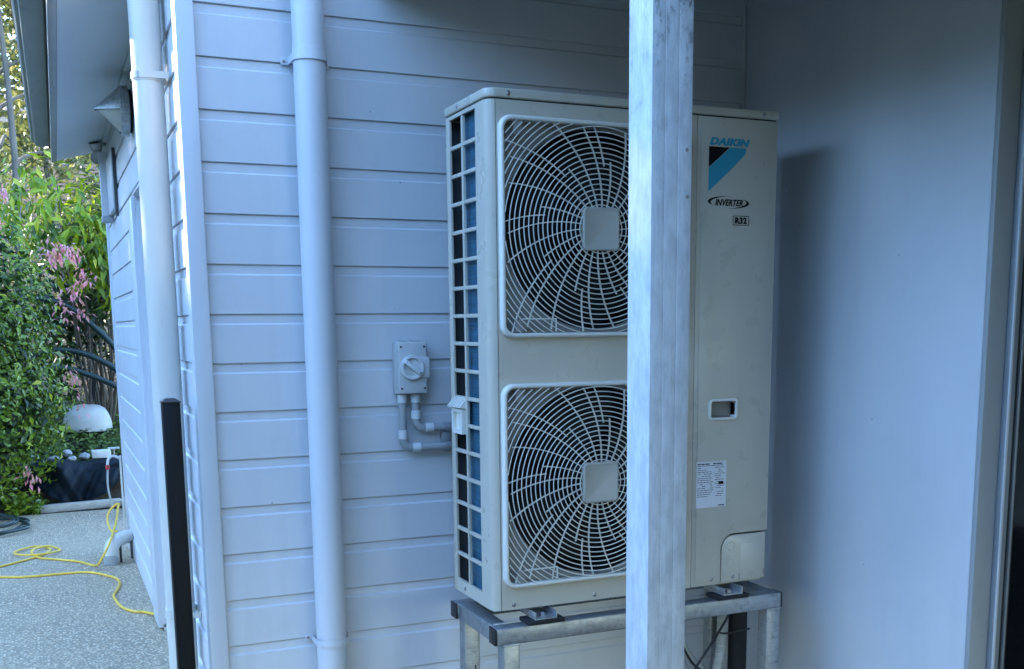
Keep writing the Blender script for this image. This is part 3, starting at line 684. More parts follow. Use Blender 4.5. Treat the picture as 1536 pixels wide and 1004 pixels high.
# rating sticker with rows of fine print
lab = box('rating_label', 'label_paper', ac, X(.670), X(.778), ty, UY - .0037, Z(.248), Z(.390))
pr_ = MB(); rnd = random.Random(3)
for r_ in range(17):
    z = .3845 - r_ * .0063; x = .6735
    while x < .772:
        wd = rnd.uniform(.004, .014) if r_ > 1 else rnd.uniform(.008, .02); h = .0017 if r_ > 0 else .0034
        if x + wd > .774: break
        if rnd.random() < .8 and not (r_ > 4 and .722 < x < .735): pr_.box(X(x), X(x + wd), ty - .0004, ty - .0001, Z(z - h), Z(z))
        x += wd + .0022
pr_.box(X(.750), X(.768), ty - .0005, ty - .0001, Z(.318), Z(.327)).box(X(.749), X(.772), ty - .0005, ty - .0001, Z(.2515), Z(.2545))
tag(pr_.build('fine_print', 'ink_black', lab), kind='stuff')
# feet
for fx in (.148, .790):
    for y0, y1 in ((UY - .038, UY + .075), (UY + UD - .075, UY + UD + .030)):
        ft = box('foot', 'galvanised_light', ac, X(fx - .032), X(fx + .032), y0, y1, Z(-.0285), Z(-.0255), bevel=.001)
        box('foot_flange', 'galvanised_light', ft, X(fx - .0345), X(fx - .032), y0, y1, Z(-.0285), Z(-.0065)); box('foot_flange', 'galvanised_light', ft, X(fx + .032), X(fx + .0345), y0, y1, Z(-.0285), Z(-.0065))
        if y0 < UY: MB().lathe([(0, .012), (.006, .012), (.010, .006), (.012, .0), (.012, -.001)], (X(fx), y0 + .028, Z(-.0255)), (0, 0, 1), 6).build('bolt', 'screw_steel', ft)
# ================================================================== STAND
SX0, SX1, SYF, SYB, SZ = .712, 1.6975, -.545, -.175, .5605
stand = tag(empty('equipment_stand', ((SX0 + SX1) / 2, (SYF + SYB) / 2, 0)), 'welded galvanised square-tube stand under the fan unit', 'stand')
T = .05; bv = .004
box('rail', 'galvanised', stand, SX0 + .003, SX1 - .002, SYF, SYF + T, SZ - T, SZ, bevel=bv, seg=3)
box('rail', 'galvanised', stand, SX0 + .003, SX1 - .002, SYB - T, SYB, SZ - T, SZ, bevel=bv, seg=3)
box('rail', 'galvanised', stand, SX0 + .005, SX0 + .005 + T, SYF + T + .0005, SYB - T - .0005, SZ - T, SZ, bevel=bv, seg=3)
box('rail', 'galvanised', stand, SX1 - .004 - T, SX1 - .004, SYF + T + .0005, SYB - T - .0005, SZ - T, SZ, bevel=bv, seg=3)
legs = []
for x in (SX0 + .024, SX1 - .003 - T):
    for y in (SYF + .002, SYB - T - .002):
        legs.append(box('leg', 'galvanised', stand, x, x + T, y, y + T, 0, SZ - T - .0005, bevel=bv, seg=3))
        MB().tube([(x, y - .001, SZ - T - .001), (x + .012, y - .0015, SZ - T - .002), (x + .026, y - .0015, SZ - T - .0008), (x + .04, y - .0015, SZ - T - .002), (x + T, y - .001, SZ - T - .001)], .0032, 6).build('weld', 'galvanised_light', stand, smooth=True)
        MB().tube([(x - .001, y, SZ - T - .001), (x - .0015, y + .025, SZ - T - .002), (x - .001, y + T, SZ - T - .001)], .003, 6).build('weld', 'galvanised_light', stand, smooth=True)
MB().tube([(SX0 + .012, SYF + T, SZ + .0), (SX0 + .03, SYF + T + .001, SZ + .0006), (SX0 + .053, SYF + T, SZ)], .003, 6).build('weld', 'galvanised_light', stand, smooth=True)
for y in (SYF, SYB - T):
    box('end_cap', 'black_plastic', stand, SX0 - .003, SX0 + .0026, y + .0005, y + T - .0005, SZ - T + .0005, SZ - .0005, bevel=.0022, seg=3)
    box('end_cap', 'black_plastic', stand, SX1 - .0016, SX1 + .003, y + .0005, y + T - .0005, SZ - T + .0005, SZ - .0005, bevel=.0022, seg=3)
me, a, b_, c_, d_ = text_mesh('GAL', .1, 0, .002)      # maker's print running up the rear leg
lx = SX0 + .024
for v in me.vertices:
    px, py, pz = v.co; v.co = (lx + .036 - (py - c_) / (d_ - c_) * .022, SYB - T - .002 - .0006 - pz, .272 + (px - a) / (b_ - a) * .085)
me.name = 'leg_print'; link('leg_print', me, 'ink_black', stand)
# rubber pads under the feet
for fx, y, nm in ((.148, SYF + .006, 'front grille-side'), (.790, SYF + .006, 'front service-panel-side'), (.148, SYB - T + .002, 'rear grille-side'), (.790, SYB - T + .002, 'rear service-panel-side')):
    tag(box('rubber_pad', 'rubber', None, X(fx - .058), X(fx + .058), y - .014, y + .056, SZ + .0005, Z(-.0287), bevel=.003),
        'black rubber pad under the %s foot of the fan unit' % nm, 'rubber pad', 'pads between unit and stand')

# ================================================================== ISOLATOR SWITCH AND CONDUITS
iso = tag(empty('isolator_switch', (.648, YW, 1.28)), 'grey rotary isolator switch box on the porch wall beside the fan unit', 'switch')
box('back_box', 'isolator_grey', iso, .600, .6985, -.020, YW - .001, 1.198, 1.362, bevel=.006, seg=3)
box('cover', 'isolator_grey', iso, .6025, .6965, -.0415, -.0205, 1.200, 1.360, bevel=.005, seg=3)
box('knob_plate', 'isolator_light', iso, .646, .7025, -.0475, -.0420, 1.249, 1.314, bevel=.003)
MB().lathe([(.0385, .0), (.0385, -.009), (.036, -.012), (.030, -.012), (.028, -.010), (.028, -.003), (0, -.003)], (.6455, -.0425, 1.2815), (0, 1, 0), 40).build('dial_ring', 'isolator_light', iso, smooth=True, angle=40)
hd = MB().box(-.0335, .0335, -.021, -.0035, -.0062, .0062).build('handle', 'coupling_white', None, bevel=.002)
hd.parent = iso; hd.matrix_parent_inverse = Matrix.Translation(-parent_loc(iso)); hd.location = (.6455, -.0425, 1.2815); hd.rotation_euler = (0, R(38), 0)
MB().lathe([(0, -.0008), (.0024, -.0008), (.0024, 0)], (.6675, -.0638, 1.2645), (0, 1, 0), 10).build('handle_mark', 'black_plastic', iso)
for x in (.612, .687):
    for z in (1.2165, 1.3455):
        MB().lathe([(0, -.0006), (.0034, -.0006), (.0036, .001)], (x, -.0415, z), (0, 1, 0), 12).build('screw_hole', 'black_plastic', iso)
for x0, x1 in ((.613, .637), (.655, .679)): box('top_boss', 'isolator_grey', iso, x0, x1, -.018, .010, 1.3622, 1.366)
def conduit(label, x, zdrop, zh, xend, r=.0125, y=-.008):
    o = tag(empty('conduit', (x, y, zh)), label, 'conduit', 'conduits below the isolator')
    MB().lathe([(r, zdrop), (r, 1.1975)], (x, y, 0), (0, 0, 1), 20).build('pipe', 'conduit_grey', o, smooth=True)
    MB().lathe([(r, 1.170), (r + .0028, 1.171), (r + .0028, 1.1972)], (x, y, 0), (0, 0, 1), 20).build('coupling', 'coupling_white', o, smooth=True)
    rb = .030
    MB().lathe([(r, zh + rb - .002), (r + .003, zh + rb), (r + .003, zh + rb + .026), (r, zh + rb + .027)], (x, y, 0), (0, 0, 1), 20).build('coupling', 'coupling_white', o, smooth=True)
    MB().tube([(x + rb - rb * math.cos(R(90 * i / 8)), y, zh + rb - rb * math.sin(R(90 * i / 8))) for i in range(9)], r + .0012, 18).build('elbow', 'conduit_grey', o, smooth=True)
    MB().lathe([(r, x + rb - .001), (r + .003, x + rb), (r + .003, x + rb + .025), (r, x + rb + .026)], (0, y, zh), (1, 0, 0), 20).build('coupling', 'coupling_white', o, smooth=True)
    MB().lathe([(r, x + rb), (r, xend)], (0, y, zh), (1, 0, 0), 20).build('pipe', 'conduit_grey', o, smooth=True)
    return o
c1 = conduit('long grey conduit dropping from the isolator to the lower elbow', .6215, 1.055, 1.0275, 1.02)
c2 = conduit('short grey conduit dropping from the isolator to the upper elbow', .6655, 1.11, 1.089, 1.02)
MB().lathe([(.0145, .755), (.0148, .756), (.0148, .783), (.0145, .784)], (0, -.008, 1.0275), (1, 0, 0), 20).build('tape', 'door_alu', c1, smooth=True)
MB().lathe([(.0145, .755), (.0148, .756), (.0148, .783), (.0145, .784)], (0, -.008, 1.089), (1, 0, 0), 20).build('tape', 'door_alu', c2, smooth=True)
box('saddle', 'door_alu', c1, .754, .778, -.010, YW - .001, 1.0425, 1.0735, bevel=.002)

# ================================================================== PIPES AND CABLES UNDER THE UNIT
def ribbed(path, r, step=.0026):
    P = smooth_path(path, 30); out = [P[0]]
    for q in P[1:]:
        while (q - out[-1]).length >= step: out.append(out[-1] + (q - out[-1]).normalized() * step)
    return MB().tube(out, [r + .0018 * (1 if (i // 2) % 2 else -1) for i in range(len(out))], 12)
fx_ = tag(ribbed([(1.668, -.262, .60), (1.665, -.262, .48), (1.662, -.265, .34), (1.640, -.268, .22), (1.56, -.27, .13), (1.45, -.26, .08)], .0165).build('flexible_conduit', 'flex_white', smooth=True, angle=80), 'pale corrugated flexible conduit hanging under the fan unit beside the black lagged pipe', 'conduit')
tag(MB().tube(smooth_path([(1.728, -.275, .60), (1.722, -.275, .48), (1.725, -.27, .25), (1.73, -.26, .03), (1.73, -.26, .002)], 8), .032, 16).build('lagged_pipe', 'pipe_wrap', smooth=True), 'thick black lagged pipe dropping from the fan unit to the ground', 'pipe')
tag(MB().tube(smooth_path([(1.50, -.24, .60), (1.505, -.24, .44), (1.515, -.245, .33), (1.555, -.25, .265), (1.60, -.25, .215), (1.64, -.25, .12), (1.65, -.25, .01)], 10), .0175, 14).build('drain_pipe', 'cable_white', smooth=True), 'smooth pale drain pipe curving under the fan unit behind the porch post', 'pipe')
for i, (pts, lb) in enumerate((([(1.46, -.275, .60), (1.47, -.275, .42), (1.53, -.28, .28), (1.62, -.28, .20), (1.70, -.27, .05), (1.70, -.26, .004)], 'thin black cable looping in front of the pale drain pipe'),
                               ([(1.74, -.31, .60), (1.66, -.30, .42), (1.56, -.285, .27), (1.50, -.29, .19), (1.47, -.30, .06), (1.46, -.3, .004)], 'thin straighter black cable crossing the looping one over the drain pipe'))):
    tag(MB().tube(smooth_path(pts, 8), .0042, 8).build('cable', 'black_plastic', smooth=True), lb, 'cable', 'cables under the unit')
tag(MB().tube(smooth_path([(1.640, -.282, .365), (1.665, -.286, .360), (1.70, -.300, .366), (1.75, -.305, .372)], 5), .0035, 6).build('cable_tie', 'black_plastic', smooth=True), 'black tie round the corrugated conduit and lagged pipe', 'cable tie')

# ================================================================== THINGS ON THE SIDE WALL
# cone-shaped wall light
wl = tag(empty('wall_light', (XS, 1.80, 2.325)), 'cone-shaped galvanised light on the side wall above the doorway', 'wall light')
CXc, CYc, CZc = XS, 1.80, 2.325
MB().lathe([(0, .001), (.086, .001), (.088, .004), (.088, .012), (.080, .0125)], (CXc, CYc, CZc), (-1, 0, 0), 36).build('gasket', 'rubber', wl, smooth=True)
MB().lathe([(.086, .0126), (.102, .013), (.104, .016), (.100, .048), (.096, .050)], (CXc, CYc, CZc), (-1, 0, 0), 40).build('drum', 'galvanised_light', wl, smooth=True, angle=40)
def half_cone(a0, a1, r0, h0, r1, h1, n=18):
    m = MB(); o = []; 
    for i in range(n + 1):
        a = R(a0 + (a1 - a0) * i / n); o += [(CXc - h0, CYc + r0 * math.cos(a), CZc + r0 * math.sin(a)), (CXc - h1, CYc + r1 * math.cos(a), CZc + r1 * math.sin(a))]
    return m.add(o, [(2 * i, 2 * i + 1, 2 * i + 3, 2 * i + 2) for i in range(n)])
def thick(m, name, mat, par):
    o = m.build(name, mat, par); md = o.modifiers.new('t', 'SOLIDIFY'); md.thickness = .002; return o
thick(half_cone(-4, 184, .1055, .036, .004, .150), 'hood', 'galvanised_light', wl)
thick(half_cone(184, 356, .087, .048, .004, .134), 'lens', 'lens_cream', wl)
MB().lathe([(0, .139), (.006, .140), (.0065, .147), (0, .149)], (CXc, CYc, CZc), (-1, 0, 0), 12).build('tip', 'black_plastic', wl)
# twin spotlight under the eave
sp_ = tag(empty('spotlight', (-.03, 3.66, 2.44)), 'small grey twin spotlight under the far end of the eave', 'spotlight')
MB().lathe([(0, 0), (.03, 0), (.03, -.02), (.02, -.026), (0, -.026)], (-.012, 3.66, 2.484), (0, 0, 1), 18).build('base', 'conduit_grey', sp_, smooth=True)
for k, (hx, hz, d) in enumerate(((-.046, 2.452, (-.15, -.35, .9)), (-.038, 2.388, (-.1, -.95, -.15)))):
    dv = Vector(d).normalized()
    MB().tube([(-.012, 3.66, 2.47), (-.02, 3.65, 2.43), (hx, 3.66, hz)], .007, 8).build('arm', 'conduit_grey', sp_, smooth=True)
    hh = MB().lathe([(0, -.034), (.016, -.033), (.030, -.016), (.036, .012), (.038, .020), (.035, .021), (.031, .014), (0, .010)], (hx, 3.64, hz), dv, 20).build('lamp_head', 'isolator_grey', sp_, smooth=True)
# metal bracket box beside the doorway head
br = tag(empty('wall_bracket', (XS, 3.3, 2.15)), 'upright pale metal channel bracket on the side wall below the spotlight', 'bracket')
box('channel', 'trim_paint', br, -.042, XS - .0015, 3.46, 3.52, 2.045, 2.395, bevel=.002)
box('channel_back', 'trim_paint', br, -.008, XS - .0015, 2.99, 3.458, 2.045, 2.34, bevel=.002)
box('foot_plate', 'conduit_grey', br, -.046, XS - .002, 3.45, 3.53, 2.008, 2.0445, bevel=.002)
box('gasket', 'inner_steel', br, -.001, XS - .0015, 2.974, 2.988, 2.00, 2.35)
# tap with hose end
tp = tag(empty('garden_tap', (-.01, 4.10, .0)), 'garden tap on a white riser pipe at the far wall corner', 'tap')
MB().tube([(-.005, 4.10, 0), (-.005, 4.10, .60)], .0065, 10).build('riser', 'pvc_white', tp, smooth=True)
MB().tube(smooth_path([(-.005, 4.10, .58), (-.045, 4.09, .60), (-.075, 4.085, .585), (-.085, 4.08, .545)], 5), .0085, 10).build('spout', 'coupling_white', tp, smooth=True)
MB().tube([(-.04, 4.09, .60), (-.04, 4.09, .645)], .006, 8).build('spindle', 'screw_steel', tp)
box('tap_handle', 'coupling_white', tp, -.075, -.005, 4.082, 4.098, .645, .657, bevel=.003)
MB().lathe([(.0, .0), (.012, 0), (.013, .012), (.012, .03), (0, .03)], (-.085, 4.08, .515), (0, 0, 1), 12).build('hose_fitting', 'brass_red', tp, smooth=True)
# white box behind the tap
tag(box('white_box', 'weathered_white', None, -.115, .03, 6.02, 6.14, .375, .435, bevel=.008), 'small white foam box lying on the garden edge behind the tap', 'box')
# goose-neck vent pipe
gn = tag(empty('vent_pipe', (-.07, 3.60, 0)), 'white goose-neck pipe bending from the house wall to the concrete', 'pipe')
MB().tube(smooth_path([(.022, 3.76, .130), (-.03, 3.70, .136), (-.085, 3.63, .128), (-.115, 3.585, .100), (-.122, 3.57, .045)], 8), .042, 24).build('bend', 'pvc_white', gn, smooth=True)
MB().lathe([(.036, .0), (.041, .001), (.041, .058), (.036, .059)], (-.123, 3.568, 0), (0, 0, 1), 24).build('stub', 'conduit_grey', gn, smooth=True)
box('support', 'door_dark', gn, -.072, -.058, 3.60, 3.615, 0, .125); box('support', 'inner_steel', gn, -.003, .012, 3.69, 3.70, 0, .125)

# ================================================================== CORD AND HOSES
def lay(points, r): return [(x, y, z if z else r + .001) for x, y, z in points]
cr_ = .0068
cord = tag(empty('extension_cord', (-.3, 3.5, 0)), 'yellow extension cord snaking over the concrete by the house wall', 'cord')
MB().tube(smooth_path(lay([(-1.5, 3.55, 0), (-1.0, 3.55, 0), (-.7267, 3.46, 0), (-.58, 3.40, 0), (-.376, 3.395, 0), (-.25, 3.36, 0), (-.15, 3.20, 0), (-.112, 3.08, 0), (-.118, 2.92, 0), (-.155, 2.72, 0), (-.150, 2.58, 0), (-.128, 2.42, 0), (-.075, 2.31, 0), (-.035, 2.285, 0), (.02, 2.10, .03), (.05, 1.85, .09), (.10, 1.6, .10)], cr_), 8), cr_, 8).build('loose_run', 'cord_yellow', cord, smooth=True)
MB().tube(smooth_path(lay([(-1.4, 3.35, 0), (-1.0, 3.52, 0), (-.737, 3.766, 0), (-.60, 3.90, 0), (-.50, 4.03, 0), (-.46, 4.20, 0), (-.54, 4.30, .014), (-.64, 4.22, .014), (-.665, 4.08, .02), (-.60, 3.99, .022), (-.50, 3.98, .02), (-.42, 4.06, .016), (-.405, 4.17, 0), (-.47, 4.24, .02), (-.55, 4.18, .022), (-.565, 4.05, .02), (-.52, 3.93, 0), (-.42, 3.83, 0), (-.30, 3.70, 0), (-.215, 3.54, 0), (-.185, 3.47, .05), (-.13, 3.50, .14), (-.085, 3.72, .195), (-.055, 3.92, .235), (-.04, 4.05, .27), (-.03, 4.07, .29)], cr_), 8), cr_, 8).build('coiled_run', 'cord_yellow', cord, smooth=True)
MB().tube(smooth_path([(-.03, 4.07, .29), (-.055, 4.07, .285), (-.10, 4.05, .24), (-.11, 4.0, .18), (-.095, 3.90, .145), (-.07, 3.80, .16)], 6), cr_, 8).build('wall_loop', 'cord_yellow', cord, smooth=True)
tag(MB().tube(smooth_path([(-.085, 4.08, .515), (-.09, 4.09, .40), (-.07, 4.12, .25), (-.06, 4.15, .08), (-.05, 4.2, .012), (-.02, 4.4, .012)], 6), .0065, 8).build('tap_hose', 'cable_white', smooth=True), 'short pale hose hanging from the garden tap', 'hose')
hc = []
for k in range(4):
    for i in range(16):
        a = 2 * math.pi * i / 16 + k * .3; rr = .30 + .03 * math.sin(a * 2 + k) - .015 * k
        hc.append((-.98 + .04 * math.sin(k * 2) + rr * 1.15 * math.cos(a), 5.12 + .05 * math.cos(k * 3) + rr * 1.3 * math.sin(a), .014 + .024 * k + .006 * math.sin(a * 3)))
tag(MB().tube(smooth_path(hc, 3), .0115, 8).build('garden_hose', 'hose_green', smooth=True), 'coil of dark green garden hose lying on the concrete under the bush', 'hose')

# ================================================================== GARDEN EDGE
tag(MB().add([(-.535, 5.735, .001), (.082, 5.83, .001), (.070, 5.905, .001), (-.547, 5.81, .001), (-.535, 5.735, .058), (.082, 5.83, .058), (.070, 5.905, .058), (-.547, 5.81, .058)],
             [(0, 3, 2, 1), (4, 5, 6, 7), (0, 1, 5, 4), (1, 2, 6, 5), (2, 3, 7, 6), (3, 0, 4, 7)]).build('timber_sleeper', 'sleeper_wood', bevel=.004), 'weathered grey timber plank edging the concrete before the dark tarp', 'plank')
tag(box('timber_sleeper', 'sleeper_wood', None, .088, .14, 5.2, 6.1, .001, .05, bevel=.004), 'short timber plank running back along the house wall from the tarp', 'plank')
# tarp hanging over the bank edge, with folds
tv = []; NU, NV = 60, 30
for j in range(NV + 1):
    v = j / NV
    for i in range(NU + 1):
        u = i / NU; x = -.62 + .80 * u
        fold = .05 * math.sin(u * 15 + 1.0 + 2.2 * v) * (.4 + v) + .05 * abs(math.sin(u * 13 - v * 4)) ** .5 * v + .018 * math.sin(u * 47 + v * 11) + .02 * math.sin(u * 9 - v * 7)
        diag = .09 * max(0, 1 - abs((u - .25) - v * .28) * 9)
        hem = .33 - .14 * math.exp(-((u - .62) / .25) ** 2) if True else 0
        zt = .335 + .02 * math.sin(u * 8) ; zbm = (.17 - .155 * math.exp(-((u - .48) / .28) ** 2) + .15 * max(0, u - .82) / .18)
        z = zt + (zbm - zt) * max(0, (v - .18) / .82); y = 6.17 - .17 * min(1, v / .25) ** .7 - fold - diag + .04 * v
        if v < .18: z = zt + .015 * math.sin(v / .18 * math.pi); y = 6.36 - (v / .18) * .19 - fold * .3
        tv.append((x, y, z))
tarp = MB().add(tv, [(j * (NU + 1) + i, j * (NU + 1) + i + 1, (j + 1) * (NU + 1) + i + 1, (j + 1) * (NU + 1) + i) for j in range(NV) for i in range(NU)]).build('tarp', 'tarp', smooth=True, angle=80)
tag(tarp, 'dark navy plastic tarp draped over the garden edge', 'tarp')
box_back = box('bank_face', 'soil', None, -1.6, .6, 6.10, 6.30, -.05, .22); tag(box_back, kind='structure')
rk = random.Random(5)
def rock(x, y, z, s, label):
    bm = bmesh.new(); bmesh.ops.create_icosphere(bm, subdivisions=2, radius=1)
    for v in bm.verts:
        n = v.co.normalized(); v.co = n * (1 + .16 * math.sin(n.x * 5 + x * 30) * math.sin(n.y * 4 + 1) + rk.uniform(-.06, .06)); v.co = Vector((v.co.x * s * 1.5, v.co.y * s, v.co.z * s * .62))
    me = bpy.data.meshes.new('rock'); bm.to_mesh(me); bm.free(); o = link('rock', me, 'stone'); o.location = (x, y + .05, z - .012); o.rotation_euler = (0, 0, rk.uniform(0, 3))
    return tag(o, label, 'rock', 'stones on the tarp')
plain('stone', (.36, .37, .37), .85, var=.35, scale=16, bmp=.6, bscale=60)
for x, y, z, s, lb in ((-.40, 6.22, .375, .040, 'flat grey stone at the shrub end of the tarp edge'), (-.26, 6.24, .365, .035, 'small grey stone between two larger ones on the tarp'), (-.16, 6.30, .375, .045, 'pale rounded stone in the middle of the tarp edge'), (-.04, 6.30, .385, .055, 'largest whitish stone on the tarp, beside the white box'), (-.30, 6.36, .40, .05, 'grey stone half hidden in ground cover behind the tarp')):
    rock(x, y, z, s, lb)
# upturned basin
bs = tag(empty('upturned_basin', (-.06, 7.05, .52)), 'white upturned plastic tub on the garden bank', 'tub')
def tub(rx, ry, h):
    L = []
    for rr, zz in ((1.0, -.02), (1.0, .02), (.97, .07), (.92, .11), (.84, .15), (.72, .182), (.52, .205), (.25, .215)):
        L.append([(-.10 + rx * rr * math.copysign(abs(math.cos(R(a))) ** .9, math.cos(R(a))), 7.05 + ry * rr * math.copysign(abs(math.sin(R(a))) ** .9, math.sin(R(a))), .535 + zz * h) for a in range(0, 360, 10)])
    return L
loft(tub(.205, .17, .98), True).build('shell', 'basin_white', bs, smooth=True, angle=70)
tag(MB().prism([(-.085, .74), (-.028, .755), (.008, .985), (-.030, .985)], 'y', 7.16, 7.20).build('leaning_stake', 'dark_timber', bevel=.003), 'dark leaning timber stake behind the white tub', 'stake')
# poly pipe arcs
for pts, lb in (([(-.55, 6.9, 1.66), (-.36, 6.9, 1.66), (-.17, 6.9, 1.585), (.0, 6.9, 1.43), (.16, 6.9, 1.245), (.34, 6.9, .95), (.46, 6.9, .55)], 'topmost dark green poly pipe arching from bush to house'),
                ([(-.55, 6.85, 1.17), (-.36, 6.85, 1.225), (-.20, 6.85, 1.225), (-.03, 6.85, 1.17), (.16, 6.85, 1.05), (.38, 6.85, .80), (.5, 6.85, .5)], 'middle dark green poly pipe arching from bush to house'),
                ([(-.55, 6.8, 1.05), (-.40, 6.8, 1.075), (-.25, 6.8, 1.075), (-.08, 6.8, 1.02), (.15, 6.8, .905), (.38, 6.8, .70), (.5, 6.8, .45)], 'lowest dark green poly pipe arching from bush to house, over the stake')):
    tag(MB().tube(smooth_path(pts, 8), .026, 14).build('poly_pipe', 'hose_green', smooth=True), lb, 'pipe', 'poly pipes in the garden')

# ================================================================== PLANTS
rnd = random.Random(11)
def radial(c): 
    c = Vector(c); return lambda p: (p - c).normalized()
def stems(name, par, base, blobs, n, r, seed, mat='stem'):
    rn = random.Random(seed)
    for i in range(n):
        c, rr = rn.choice(blobs); e = Vector(c) + Vector((rn.uniform(-.7, .7) * rr[0], rn.uniform(-.7, .7) * rr[1], rn.uniform(-.2, .85) * rr[2])); b = Vector(base) + Vector((rn.uniform(-.12, .12), rn.uniform(-.12, .12), 0))
        m = (b + e) / 2 + Vector((rn.uniform(-.12, .12), rn.uniform(-.12, .12), .1))
        MB().tube(smooth_path([b, m, e], 5), [r * (1 - .75 * k / 10) for k in range(11)], 6).build(name, mat, par, smooth=True)
# big glossy bush left of the tarp
bb = [((-1.02, 6.02, 1.12), (.76, .62, 1.10)), ((-.92, 5.92, 1.75), (.62, .5, .70)), ((-.78, 5.85, .75), (.50, .45, .62)), ((-1.7, 6.1, 1.2), (.8, .7, 1.2))]
bush = tag(empty('leafy_bush', (-1.0, 6.0, -.03)), 'big dense dark green bush with small glossy leaves beside the tarp', 'bush')
ctr = Vector((-1.05, 6.15, 1.1))
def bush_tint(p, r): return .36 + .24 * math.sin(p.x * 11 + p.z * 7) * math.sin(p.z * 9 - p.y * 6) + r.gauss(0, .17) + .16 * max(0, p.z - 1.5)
stems('stem', bush, (-1.0, 6.05, -.03), bb, 16, .016, 3)
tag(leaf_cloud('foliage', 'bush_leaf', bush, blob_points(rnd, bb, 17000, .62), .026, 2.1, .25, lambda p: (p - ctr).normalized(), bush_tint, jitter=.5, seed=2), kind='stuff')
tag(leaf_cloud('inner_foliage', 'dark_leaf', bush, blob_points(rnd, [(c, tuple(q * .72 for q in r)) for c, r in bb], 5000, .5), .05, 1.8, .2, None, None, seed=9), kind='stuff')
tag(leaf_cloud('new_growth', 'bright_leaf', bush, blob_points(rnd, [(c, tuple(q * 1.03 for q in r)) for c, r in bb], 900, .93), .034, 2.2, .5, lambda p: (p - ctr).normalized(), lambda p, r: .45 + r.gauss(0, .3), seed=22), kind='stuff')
# large-leaved shrub behind, yellow-green drooping leaves
sb = [((-.42, 6.75, 2.42), (.30, .28, .42)), ((-.08, 6.95, 2.20), (.26, .3, .46)), ((.10, 7.1, 2.38), (.26, .3, .44)), ((.18, 7.0, 1.95), (.28, .3, .42))]
sh = tag(empty('drooping_shrub', (.0, 7.1, .45)), 'tall shrub with long drooping yellow-green leaves behind the glossy bush', 'shrub')
stems('stem', sh, (.02, 7.15, .45), sb, 12, .014, 8)
tag(leaf_cloud('foliage', 'bright_leaf', sh, blob_points(rnd, sb, 950, .35), .046, 3.3, .95, radial((0, 7.1, 2.1)), lambda p, r: .42 + r.gauss(0, .30) + .30 * (p.z - 2.2), jitter=.5, seed=4), kind='stuff')
db = [((.10, 7.35, 1.62), (.40, .35, .48)), ((-.15, 7.3, 1.85), (.40, .35, .55)), ((.25, 7.5, 2.2), (.45, .35, .7)), ((-.45, 7.2, 1.2), (.36, .35, .55))]
dk = tag(empty('dark_shrub', (.05, 7.4, .5)), 'dark shrub filling the gap behind the poly pipes', 'shrub')
stems('stem', dk, (.05, 7.45, .5), db, 10, .014, 21)
tag(leaf_cloud('foliage', 'dark_leaf', dk, blob_points(rnd, db, 2600, .4), .040, 2.6, .5, radial((.05, 7.6, 1.6)), lambda p, r: .4 + r.gauss(0, .3), seed=6), kind='stuff')
# pink young leaf sprays
pk = ((-.235, 5.72, 1.98, 26, 'rosiest pink leaf spray hanging at the top of the bush'), (-.31, 5.66, 1.96, 12, 'small mauve leaf spray beside the rosiest one'), (-.13, 6.3, 2.02, 18, 'pink leaf spray under the drooping shrub'), (-.07, 6.4, 1.83, 14, 'deep pink leaf spray nearest the house wall'), (-.12, 6.35, 1.72, 16, 'long pink leaf spray above the topmost poly pipe'),
      (-.245, 5.75, 1.56, 10, 'mauve leaf spray at the upper end of the topmost poly pipe'), (-.60, 5.6, 2.38, 12, 'pale pink leaf spray among the yellow-green leaves'), (-.69, 5.55, 2.22, 16, 'long pink leaf spray high on the open side of the bush'), (-.10, 6.5, 1.52, 8, 'coppery leaf spray dangling over the topmost poly pipe'), (-.21, 5.8, 1.06, 8, 'dark pink leaf spray under the lowest poly pipe'), (-.155, 6.2, .80, 4, 'tiny pink leaf spray before the white tub'), (-.555, 5.5, .33, 10, 'pale pink blossom low on the bush near the hose'))
for x, y, z, n, lb in pk:
    o = tag(empty('pink_spray', (x, y, z)), lb, 'leaf spray', 'pink young leaves')
    MB().tube(smooth_path([(x - .08, y + .10, z + .05), (x - .02, y + .03, z + .05), (x, y, z)], 4), .003, 5).build('twig', 'stem', o)
    pts = [(x + rnd.gauss(0, .032), y + rnd.gauss(0, .03), z + rnd.gauss(.0, .045)) for _ in range(int(n * 2.2))]
    leaf_cloud('young_leaves', 'pink_leaf', o, pts, .021, 2.6, 1.4, None, None, jitter=.4, seed=int(n + 100 * abs(x)))['kind'] = 'stuff'
# ground cover on the bank and dry grass
gp = []
for _ in range(9000):
    x = rnd.uniform(-1.3, .6); y = rnd.uniform(6.3, 8.0); gp.append((x, y, bank(x, y) + .015 + rnd.uniform(0, .08)))
tag(leaf_cloud('ground_cover', 'cover_leaf', None, gp, .027, 1.9, .1, lambda p: Vector((0, -.25, 1)), lambda p, r: .5 + r.gauss(0, .25), seed=13), 'low green ground cover on the garden bank', 'ground cover', kind='stuff')
gm = []
for _ in range(1500):
    x = rnd.uniform(-1.0, 1.2); y = rnd.uniform(7.5, 8.8); gm.append((x, y, bank(x, y) + rnd.uniform(.1, .75)))
tag(leaf_cloud('dry_grass', 'dry_grass', None, gm, .010, 16, .55, None, None, seed=14), 'dry brown grass and stalks behind the garden shrubs', 'grass', kind='stuff')
sp2 = []
for _ in range(420): sp2.append((rnd.uniform(-.75, -.50), rnd.uniform(5.68, 5.95), .02 + abs(rnd.gauss(0, .06))))
tag(leaf_cloud('edge_weeds', 'bush_leaf', None, sp2, .028, 2.3, .1, None, None, seed=17), 'low weeds at the end of the timber plank', 'weeds', kind='stuff')

